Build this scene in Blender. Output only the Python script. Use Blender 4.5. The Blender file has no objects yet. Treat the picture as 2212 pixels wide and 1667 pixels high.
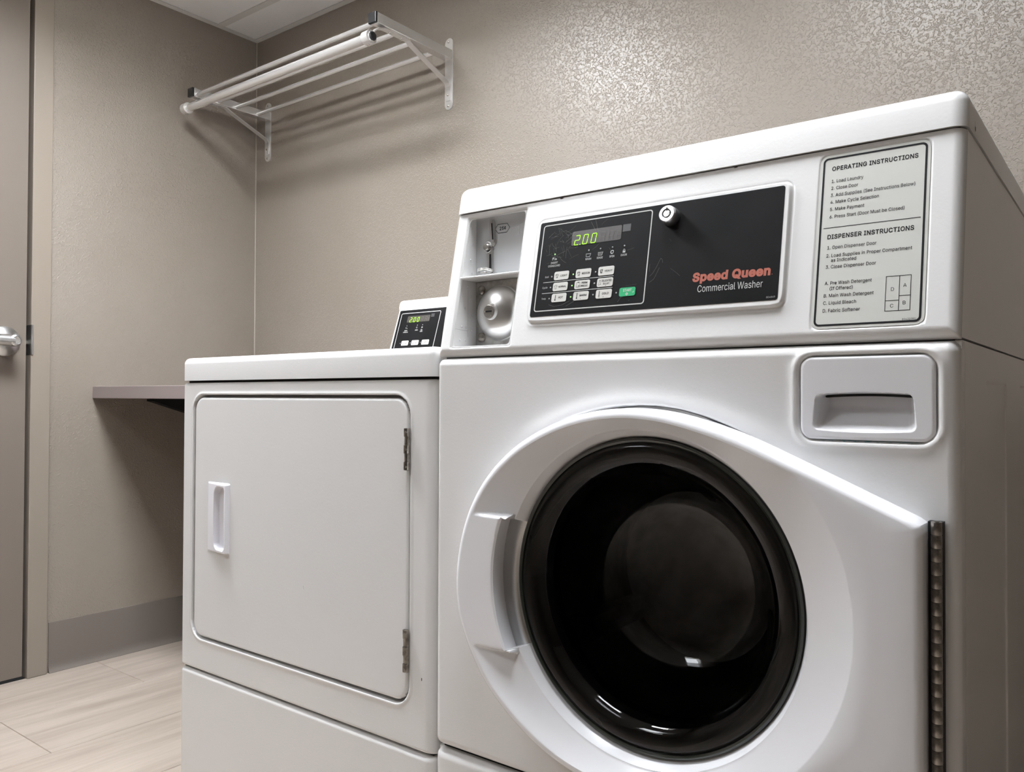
import bpy, bmesh, math, random
import numpy as np
from mathutils import Matrix, Vector
from mathutils.geometry import delaunay_2d_cdt

random.seed(7)
SC = bpy.context.scene
COL = SC.collection

# ------------------------------------------------------------------ camera
yaw, pit, rol = 0.6567, 0.0147, 0.0037
cf = Vector((-math.sin(yaw)*math.cos(pit), math.cos(yaw)*math.cos(pit), math.sin(pit)))
cr = Vector((math.cos(yaw), math.sin(yaw), 0))
cu = cr.cross(cf)
r2 = cr*math.cos(rol)+cu*math.sin(rol)
u2 = -cr*math.sin(rol)+cu*math.cos(rol)
cd = bpy.data.cameras.new('camera')
cam = bpy.data.objects.new('camera', cd)
COL.objects.link(cam)
M = Matrix(((r2.x, u2.x, -cf.x, 0.8195), (r2.y, u2.y, -cf.y, -0.8801), (r2.z, u2.z, -cf.z, 0.8396), (0, 0, 0, 1)))
cam.matrix_world = M
cd.sensor_width = 36.0
cd.lens = 1758.9/2212*36.0
cd.clip_start = 0.02
SC.camera = cam

# ------------------------------------------------------------------ world and exposure
SC.view_settings.view_transform = 'Standard'
SC.view_settings.look = 'None'
SC.view_settings.gamma = 1
SC.view_settings.use_curve_mapping = False
SC.view_settings.exposure = 0.06
w = bpy.data.worlds.new('world'); SC.world = w; w.use_nodes = True
w.node_tree.nodes['Background'].inputs[0].default_value = (0.5, 0.5, 0.5, 1)
w.node_tree.nodes['Background'].inputs[1].default_value = 0.05
# brightness of the three recessed ceiling lights (radiance of their diffusers)
LIGHTS = [((-1.19, -0.435), 77.0), ((0.03, -0.435), 34.0), ((-1.19, -1.6542), 23.0)]
LIGHT_COL = (0.945, 0.985, 1.04)
CEIL = 2.1757
RECESS = 0.17

# ------------------------------------------------------------------ materials
def mat(name, col, rough=0.5, metal=0.0, spec=0.5, bump=None, coat=0.0, emit=None, trans=0.0, ior=1.45):
    m = bpy.data.materials.new(name); m.use_nodes = True
    nt = m.node_tree; b = nt.nodes['Principled BSDF']
    b.inputs['Base Color'].default_value = (*col, 1)
    b.inputs['Roughness'].default_value = rough
    b.inputs['Metallic'].default_value = metal
    b.inputs['Specular IOR Level'].default_value = spec
    b.inputs['Coat Weight'].default_value = coat
    b.inputs['Transmission Weight'].default_value = trans
    b.inputs['IOR'].default_value = ior
    if emit:
        b.inputs['Emission Color'].default_value = (*emit[0], 1)
        b.inputs['Emission Strength'].default_value = emit[1]
    if bump:
        sc, dist, det = bump
        tc = nt.nodes.new('ShaderNodeTexCoord'); n = nt.nodes.new('ShaderNodeTexNoise')
        n.inputs['Scale'].default_value = sc; n.inputs['Detail'].default_value = det
        bp = nt.nodes.new('ShaderNodeBump'); bp.inputs['Distance'].default_value = dist
        nt.links.new(tc.outputs['Object'], n.inputs['Vector'])
        nt.links.new(n.outputs['Fac'], bp.inputs['Height'])
        nt.links.new(bp.outputs['Normal'], b.inputs['Normal'])
    return m

def srgb(r, g, b):
    f = lambda c: (c/255/12.92) if c <= 10 else ((c/255+0.055)/1.055)**2.4
    return (f(r), f(g), f(b))

def wall_mat(fade=False):
    m = bpy.data.materials.new('taupe orange peel paint'); m.use_nodes = True
    nt = m.node_tree; b = nt.nodes['Principled BSDF']; L = nt.links.new
    tc = nt.nodes.new('ShaderNodeTexCoord')
    n1 = nt.nodes.new('ShaderNodeTexNoise'); n1.inputs['Scale'].default_value = 160; n1.inputs['Detail'].default_value = 2.0; n1.inputs['Distortion'].default_value = 1.1
    n2 = nt.nodes.new('ShaderNodeTexNoise'); n2.inputs['Scale'].default_value = 2.2; n2.inputs['Detail'].default_value = 3
    n3 = nt.nodes.new('ShaderNodeTexNoise'); n3.inputs['Scale'].default_value = 320; n3.inputs['Detail'].default_value = 2
    for n in (n1, n2, n3): L(tc.outputs['Object'], n.inputs['Vector'])
    r1 = nt.nodes.new('ShaderNodeMapRange'); r1.interpolation_type = 'SMOOTHSTEP'
    r1.inputs['From Min'].default_value = 0.47; r1.inputs['From Max'].default_value = 0.72
    L(n1.outputs['Fac'], r1.inputs['Value'])
    ad = nt.nodes.new('ShaderNodeMath'); ad.operation = 'MULTIPLY_ADD'; ad.inputs[1].default_value = 0.22
    L(n3.outputs['Fac'], ad.inputs[0]); L(r1.outputs['Result'], ad.inputs[2])
    bp = nt.nodes.new('ShaderNodeBump'); bp.inputs['Distance'].default_value = 0.0010; bp.inputs['Strength'].default_value = 0.8
    L(ad.outputs[0], bp.inputs['Height']); L(bp.outputs['Normal'], b.inputs['Normal'])
    if fade:                                  # the roller texture of this wall is heavier towards its right end
        sp = nt.nodes.new('ShaderNodeSeparateXYZ'); rg = nt.nodes.new('ShaderNodeMapRange')
        rg.inputs['From Min'].default_value = -0.5; rg.inputs['From Max'].default_value = 0.75
        rg.inputs['To Min'].default_value = 0.62; rg.inputs['To Max'].default_value = 0.95
        L(tc.outputs['Object'], sp.inputs[0]); L(sp.outputs['X'], rg.inputs['Value']); L(rg.outputs['Result'], bp.inputs['Strength'])
    cr_ = nt.nodes.new('ShaderNodeValToRGB')
    cr_.color_ramp.elements[0].position = 0.35; cr_.color_ramp.elements[0].color = (*srgb(140, 130, 119), 1)
    cr_.color_ramp.elements[1].position = 0.68; cr_.color_ramp.elements[1].color = (*srgb(146, 137, 127), 1)
    L(n2.outputs['Fac'], cr_.inputs['Fac']); L(cr_.outputs['Color'], b.inputs['Base Color'])
    b.inputs['Roughness'].default_value = 0.36
    b.inputs['Specular IOR Level'].default_value = 0.7
    return m

def plank_mat():
    m = bpy.data.materials.new('pale wood look plank'); m.use_nodes = True
    nt = m.node_tree; b = nt.nodes['Principled BSDF']; L = nt.links.new
    tc = nt.nodes.new('ShaderNodeTexCoord'); mp = nt.nodes.new('ShaderNodeMapping')
    mp.inputs['Scale'].default_value = (14, 1.1, 14)
    oi = nt.nodes.new('ShaderNodeObjectInfo')
    ad = nt.nodes.new('ShaderNodeVectorMath'); ad.operation = 'ADD'
    mu = nt.nodes.new('ShaderNodeVectorMath'); mu.operation = 'SCALE'; mu.inputs['Scale'].default_value = 37.0
    cmb = nt.nodes.new('ShaderNodeCombineXYZ')
    for i in range(3): L(oi.outputs['Random'], cmb.inputs[i])
    L(cmb.outputs[0], mu.inputs[0]); L(tc.outputs['Object'], mp.inputs['Vector'])
    L(mp.outputs['Vector'], ad.inputs[0]); L(mu.outputs[0], ad.inputs[1])
    n = nt.nodes.new('ShaderNodeTexNoise'); n.inputs['Scale'].default_value = 1.6; n.inputs['Detail'].default_value = 6; n.inputs['Distortion'].default_value = 0.6
    L(ad.outputs[0], n.inputs['Vector'])
    r = nt.nodes.new('ShaderNodeValToRGB')
    e = r.color_ramp.elements
    e[0].position = 0.28; e[0].color = (*srgb(152, 139, 127), 1)
    e[1].position = 0.62; e[1].color = (*srgb(173, 161, 149), 1)
    L(n.outputs['Fac'], r.inputs['Fac'])
    n2 = nt.nodes.new('ShaderNodeTexNoise'); n2.inputs['Scale'].default_value = 9; n2.inputs['Detail'].default_value = 4
    L(ad.outputs[0], n2.inputs['Vector'])
    r3 = nt.nodes.new('ShaderNodeMapRange'); r3.inputs['From Min'].default_value = 0.3; r3.inputs['From Max'].default_value = 0.7
    r3.inputs['To Min'].default_value = 0.93; r3.inputs['To Max'].default_value = 1.04
    L(n2.outputs['Fac'], r3.inputs['Value'])
    mx = nt.nodes.new('ShaderNodeVectorMath'); mx.operation = 'SCALE'
    L(r.outputs['Color'], mx.inputs[0]); L(r3.outputs['Result'], mx.inputs['Scale'])
    L(mx.outputs[0], b.inputs['Base Color'])
    b.inputs['Roughness'].default_value = 0.42
    return m

def brushed(name, col, rough, sc):
    m = mat(name, col, rough, 1.0)
    nt = m.node_tree; b = nt.nodes['Principled BSDF']; L = nt.links.new
    tc = nt.nodes.new('ShaderNodeTexCoord'); mp = nt.nodes.new('ShaderNodeMapping'); mp.inputs['Scale'].default_value = sc
    n = nt.nodes.new('ShaderNodeTexNoise'); n.inputs['Scale'].default_value = 30; n.inputs['Detail'].default_value = 3
    r = nt.nodes.new('ShaderNodeMapRange'); r.inputs['To Min'].default_value = rough*0.75; r.inputs['To Max'].default_value = rough*1.3
    L(tc.outputs['Object'], mp.inputs['Vector']); L(mp.outputs['Vector'], n.inputs['Vector']); L(n.outputs['Fac'], r.inputs['Value']); L(r.outputs['Result'], b.inputs['Roughness'])
    return m

def mottled(name, c0, c1, scale, rough, metal=0.0):
    m = mat(name, c0, rough, metal)
    nt = m.node_tree; b = nt.nodes['Principled BSDF']; L = nt.links.new
    tc = nt.nodes.new('ShaderNodeTexCoord'); n = nt.nodes.new('ShaderNodeTexNoise'); n.inputs['Scale'].default_value = scale; n.inputs['Detail'].default_value = 4
    r = nt.nodes.new('ShaderNodeValToRGB'); r.color_ramp.elements[0].position = .38; r.color_ramp.elements[1].position = .62
    r.color_ramp.elements[0].color = (*c0, 1); r.color_ramp.elements[1].color = (*c1, 1)
    L(tc.outputs['Object'], n.inputs['Vector']); L(n.outputs['Fac'], r.inputs['Fac']); L(r.outputs['Color'], b.inputs['Base Color'])
    return m

ENAMEL = mat('white enamel', srgb(225, 224, 223), 0.22, 0, 0.5, bump=(260, 0.00012, 2))
ENAMEL_SIDE = mat('white enamel side panel', srgb(226, 224, 221), 0.28, 0, 0.5, bump=(60, 0.0003, 2))
PLASTIC = mat('white door plastic', srgb(234, 234, 237), 0.2, 0, 0.5)
PLASTIC2 = mat('white handle plastic', srgb(236, 235, 240), 0.3, 0, 0.5)
DARKGAP = mat('dark seam', (0.012, 0.011, 0.010), 0.8)
BLACKPLATE = mottled('black control film', srgb(14, 14, 14), srgb(21, 20, 21), 16, 0.55)
BLACKPLATE.node_tree.nodes['Principled BSDF'].inputs['Specular IOR Level'].default_value = 0.12
PRINTWHITE = mat('off white print', srgb(192, 191, 187), 0.5)
PRINTGREY = mat('grey print', srgb(172, 172, 170), 0.5)
PRINTBLACK = mat('black print', srgb(20, 20, 22), 0.6, 0, 0.2)
PRINTRED = mat('faded red print', srgb(164, 88, 70), 0.55)
BUTTON = mat('pale button', srgb(196, 194, 188), 0.45)
GREENBTN = mat('green button', srgb(10, 160, 100), 0.45)
WINDOW = mat('dark display window', srgb(50, 44, 40), 0.35)
GHOST = mat('unlit segments', srgb(66, 60, 56), 0.4)
LIT = mat('lit green segments', (0.2, 0.6, 0.0), 0.5, emit=((0.33, 0.93, 0.0), 1.15))
LEDON = mat('lit green lamp', (0.3, 0.6, 0.2), 0.4, emit=((0.35, 0.8, 0.16), 0.45))
LEDOFF = mat('unlit grey lamp', srgb(150, 150, 150), 0.4)
SCRATCH = mat('scratch', srgb(104, 102, 100), 0.6)
LABELPLATE = mat('pale grey label', srgb(196, 196, 190), 0.5)
GREYPLATE = mat('grey painted coin plate', srgb(190, 191, 192), 0.3, 0.0)
STEEL = brushed('polished steel', (0.72, 0.71, 0.69), 0.24, (1, 1, 1))
SPUN = mat('spun dome steel', (0.80, 0.80, 0.80), 0.3, 0.95)
DULLSTEEL = mottled('worn steel', (0.36, 0.34, 0.31), (0.56, 0.54, 0.51), 60, 0.33, 0.9)
CASTPLATE = mottled('galvanised plate', (0.45, 0.44, 0.42), (0.62, 0.61, 0.59), 90, 0.4, 0.9)
SATIN = brushed('satin chrome', (0.66, 0.66, 0.66), 0.3, (1, 1, 1))
ALU = mat('satin aluminium', (0.93, 0.925, 0.92), 0.22, 0.72)
ALU_PAINT = mat('light aluminium plate', (0.78, 0.77, 0.75), 0.32, 0.6)
HINGE = mottled('hinge steel', (0.22, 0.2, 0.18), (0.42, 0.39, 0.35), 120, 0.3, 1.0)
BLACKCAP = mat('black plastic cap', (0.012, 0.012, 0.013), 0.35)
GLASS = mat('smoked door glass', (0.36, 0.36, 0.36), 0.0, 0, 0.5, trans=1.0, ior=1.34)
DRUM = mottled('drum steel', (0.35, 0.34, 0.33), (0.5, 0.49, 0.47), 14, 0.3, 0.9)
GLASSEDGE = mat('greenish glass edge', (0.03, 0.034, 0.028), 0.08, 0, 0.6, ior=1.5)
RUBBER = mat('black rubber gasket', (0.01, 0.01, 0.01), 0.5)
DOORPAINT = mat('taupe door paint', srgb(117, 108, 99), 0.4, 0, 0.4, bump=(500, 0.0001, 2))
DOORPAINT_LIT = mat('taupe door paint lit copy', srgb(140, 130, 119), 0.4, 0, 0.4)  # same paint as the door, with highlight brightness put into the frame's colour
WALL = wall_mat()
WALLB = wall_mat(True)
PLANK = plank_mat()
GROUT = mat('grout', srgb(120, 108, 96), 0.8)
TILE = mat('white ceiling tile', srgb(238, 237, 235), 0.9, 0, 0.2, bump=(220, 0.0006, 4))
GRID = mat('painted ceiling grid', srgb(212, 210, 205), 0.5)
VINYL = mat('grey vinyl base', srgb(113, 105, 98), 0.4)
LAMINATE = mat('grey brown laminate', srgb(136, 124, 122), 0.5, bump=(700, 0.0002, 1))
BRACKET = mat('black bracket paint', (0.006, 0.006, 0.006), 0.6)
CHIP = mat('chipped paint', srgb(70, 55, 45), 0.7)
RESIDUE = mottled('blue detergent residue', srgb(120, 165, 175), srgb(196, 200, 196), 120, 0.5)
DIFF = mat('lit diffuser', (0.9, 0.9, 0.9), 0.5)

# ------------------------------------------------------------------ helpers
def frame(o, u, v, n):
    o, u, v, n = map(Vector, (o, u, v, n))
    return Matrix(((u.x, v.x, n.x, o.x), (u.y, v.y, n.y, o.y), (u.z, v.z, n.z, o.z), (0, 0, 0, 1)))

ID = Matrix.Identity(4)
FRONT = frame((0, 0, 0), (1, 0, 0), (0, 0, 1), (0, -1, 0))          # u = x, v = z, n towards the viewer
TH = math.radians(11.4896)
CON = frame((0, 0, 0.9003), (1, 0, 0), (0, math.sin(TH), math.cos(TH)), (0, -math.cos(TH), math.sin(TH)))
TD = math.radians(18)
DCON = frame((0, 0.5403, 0.9137), (1, 0, 0), (0, math.sin(TD), math.cos(TD)), (0, -math.cos(TD), math.sin(TD)))
SIDE = frame((0.683, 0, 0), (0, 1, 0), (0, 0, 1), (1, 0, 0))         # right flank of the washer
COINW = frame((0, 0.059, 0), (1, 0, 0), (0, 0, 1), (0, -1, 0))       # back plate of the coin recess
LWALL = frame((-1.813, 0, 0), (0, 1, 0), (0, 0, 1), (1, 0, 0))

def tag(o, label=None, cat=None, group=None, kind=None):
    if label: o['label'] = label
    if cat: o['category'] = cat
    if group: o['group'] = group
    if kind: o['kind'] = kind
    return o

def thing(name, loc, label, cat, group=None):
    o = bpy.data.objects.new(name, None); COL.objects.link(o); o.location = loc
    o.empty_display_size = 0.05
    return tag(o, label, cat, group)

def wloc(p):
    v = Vector((0, 0, 0))
    while p is not None:
        v += p.location; p = p.parent
    return v

def mesh(name, V, F, m, parent=None, smooth=False, angle=None, fr=None, label=None, kind=None):
    """verts in world coordinates (or in frame fr); the object's origin is its parent's origin"""
    me = bpy.data.meshes.new(name)
    V = np.asarray(V, float).reshape(-1, 3)
    if fr is not None:
        A = np.array(fr); V = V@A[:3, :3].T+A[:3, 3]
    if parent is not None:
        V = V-np.array(wloc(parent))
    me.from_pydata(V.tolist(), [], F)
    me.materials.append(m)
    o = bpy.data.objects.new(name, me); COL.objects.link(o)
    if parent is not None: o.parent = parent
    if smooth:
        me.polygons.foreach_set('use_smooth', [True]*len(me.polygons))
        if angle: me.set_sharp_from_angle(angle=math.radians(angle))
    me.update()
    return tag(o, label, None, None, kind)

def bobj(name, bm, m, parent=None, smooth=False, angle=35, fr=None, label=None, kind=None):
    bm.verts.index_update()
    V = [v.co[:] for v in bm.verts]; F = [[v.index for v in f.verts] for f in bm.faces]
    bm.free()
    return mesh(name, V, F, m, parent, smooth, angle, fr, label, kind)

def inst(src, parent, M4=None, offset=None, name=None, label=None):
    """copy of a mesh object sharing its mesh data"""
    o = src.copy(); COL.objects.link(o); o.parent = parent
    if offset is not None: o.location = Vector(src.location)+Vector(offset)
    if label: o['label'] = label
    return o

def nb(): return bmesh.new()

def box(bm, a, b, bev=0.0, seg=2, edges=None):
    r = bmesh.ops.create_cube(bm, size=1)
    c = [(a[i]+b[i])/2 for i in range(3)]; s = [abs(b[i]-a[i]) for i in range(3)]
    for v in r['verts']:
        v.co = Vector((c[0]+v.co.x*s[0], c[1]+v.co.y*s[1], c[2]+v.co.z*s[2]))
    if bev:
        es = list({e for v in r['verts'] for e in v.link_edges})
        if edges: es = [e for e in es if edges(e)]
        bmesh.ops.bevel(bm, geom=es, offset=bev, segments=seg, profile=0.5, affect='EDGES')

def cyl(bm, a, b, r, r_b=None, seg=24, caps=True):
    a, b = Vector(a), Vector(b); d = b-a
    q = d.to_track_quat('Z', 'Y').to_matrix().to_4x4(); q.translation = (a+b)/2
    bmesh.ops.create_cone(bm, cap_ends=caps, segments=seg, radius1=r, radius2=r if r_b is None else r_b, depth=d.length, matrix=q)

def lathe(bm, prof, seg=48, close=False):
    """prof: (radius, n) pairs turned about the local n axis (x,y plane = u,v)"""
    rings = []
    for r, n in prof:
        if r < 1e-6: rings.append([bm.verts.new((0, 0, n))])
        else: rings.append([bm.verts.new((r*math.cos(2*math.pi*i/seg), r*math.sin(2*math.pi*i/seg), n)) for i in range(seg)])
    for A, B in zip(rings, rings[1:]):
        for i in range(seg):
            j = (i+1) % seg
            if len(A) == 1 and len(B) == 1: continue
            if len(A) == 1: bm.faces.new((A[0], B[j], B[i]))
            elif len(B) == 1: bm.faces.new((A[i], A[j], B[0]))
            else: bm.faces.new((A[i], A[j], B[j], B[i]))
    bmesh.ops.recalc_face_normals(bm, faces=bm.faces)

def at(fr, u, v, n=0): return fr @ Matrix.Translation((u, v, n))

def tube(bm, pts, r, seg=10, caps=True):
    pts = [Vector(p) for p in pts]; rings = []
    up = None
    for i, p in enumerate(pts):
        t = (pts[min(i+1, len(pts)-1)]-pts[max(i-1, 0)]).normalized()
        if up is None:
            up = t.orthogonal().normalized()
        up = (up-t*up.dot(t)).normalized(); s = t.cross(up)
        rings.append([bm.verts.new(p+(up*math.cos(a)+s*math.sin(a))*r) for a in [2*math.pi*k/seg for k in range(seg)]])
    for A, B in zip(rings, rings[1:]):
        for k in range(seg): bm.faces.new((A[k], A[(k+1) % seg], B[(k+1) % seg], B[k]))
    if caps:
        bm.faces.new(rings[0][::-1]); bm.faces.new(rings[-1])
    bmesh.ops.recalc_face_normals(bm, faces=bm.faces)

def rrect(u0, v0, u1, v1, r, seg=6):
    P = []
    for cx, cy, a0 in ((u1-r, v1-r, 0), (u0+r, v1-r, 90), (u0+r, v0+r, 180), (u1-r, v0+r, 270)):
        for k in range(seg+1):
            a = math.radians(a0+90*k/seg); P.append((cx+r*math.cos(a), cy+r*math.sin(a)))
    return P

def poly(bm, P, n0, n1=None):
    """flat polygon at height n0, or a prism n0..n1"""
    A = [bm.verts.new((x, y, n0)) for x, y in P]
    if n1 is None:
        bm.faces.new(A); return
    B = [bm.verts.new((x, y, n1)) for x, y in P]
    bm.faces.new(A[::-1]); bm.faces.new(B)
    for i in range(len(P)):
        j = (i+1) % len(P); bm.faces.new((A[i], A[j], B[j], B[i]))

def ring(bm, Po, Pi, n):
    A = [bm.verts.new((x, y, n)) for x, y in Po]; B = [bm.verts.new((x, y, n)) for x, y in Pi]
    for i in range(len(Po)):
        j = (i+1) % len(Po); bm.faces.new((A[i], A[j], B[j], B[i]))

def line(bm, P, wd, n, closed=False):
    P = [Vector((x, y)) for x, y in P]
    N = len(P); Ls = []
    for i in range(N):
        a = P[(i-1) % N] if (closed or i > 0) else None
        c = P[(i+1) % N] if (closed or i < N-1) else None
        d1 = (P[i]-a).normalized() if a is not None else None
        d2 = (c-P[i]).normalized() if c is not None else None
        d1 = d1 or d2; d2 = d2 or d1
        t = (d1+d2)
        t = t.normalized() if t.length > 1e-6 else d1
        nn = Vector((-t.y, t.x)); k = max(0.5, abs(nn.dot(Vector((-d1.y, d1.x)))))
        o = nn*(wd/2/k)
        Ls.append((bm.verts.new((*(P[i]+o), n)), bm.verts.new((*(P[i]-o), n))))
    for i in range(N if closed else N-1):
        j = (i+1) % N; bm.faces.new((Ls[i][0], Ls[i][1], Ls[j][1], Ls[j][0]))

def disc(bm, u, v, r, n, seg=16):
    poly(bm, [(u+r*math.cos(2*math.pi*k/seg), v+r*math.sin(2*math.pi*k/seg)) for k in range(seg)], n)

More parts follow.
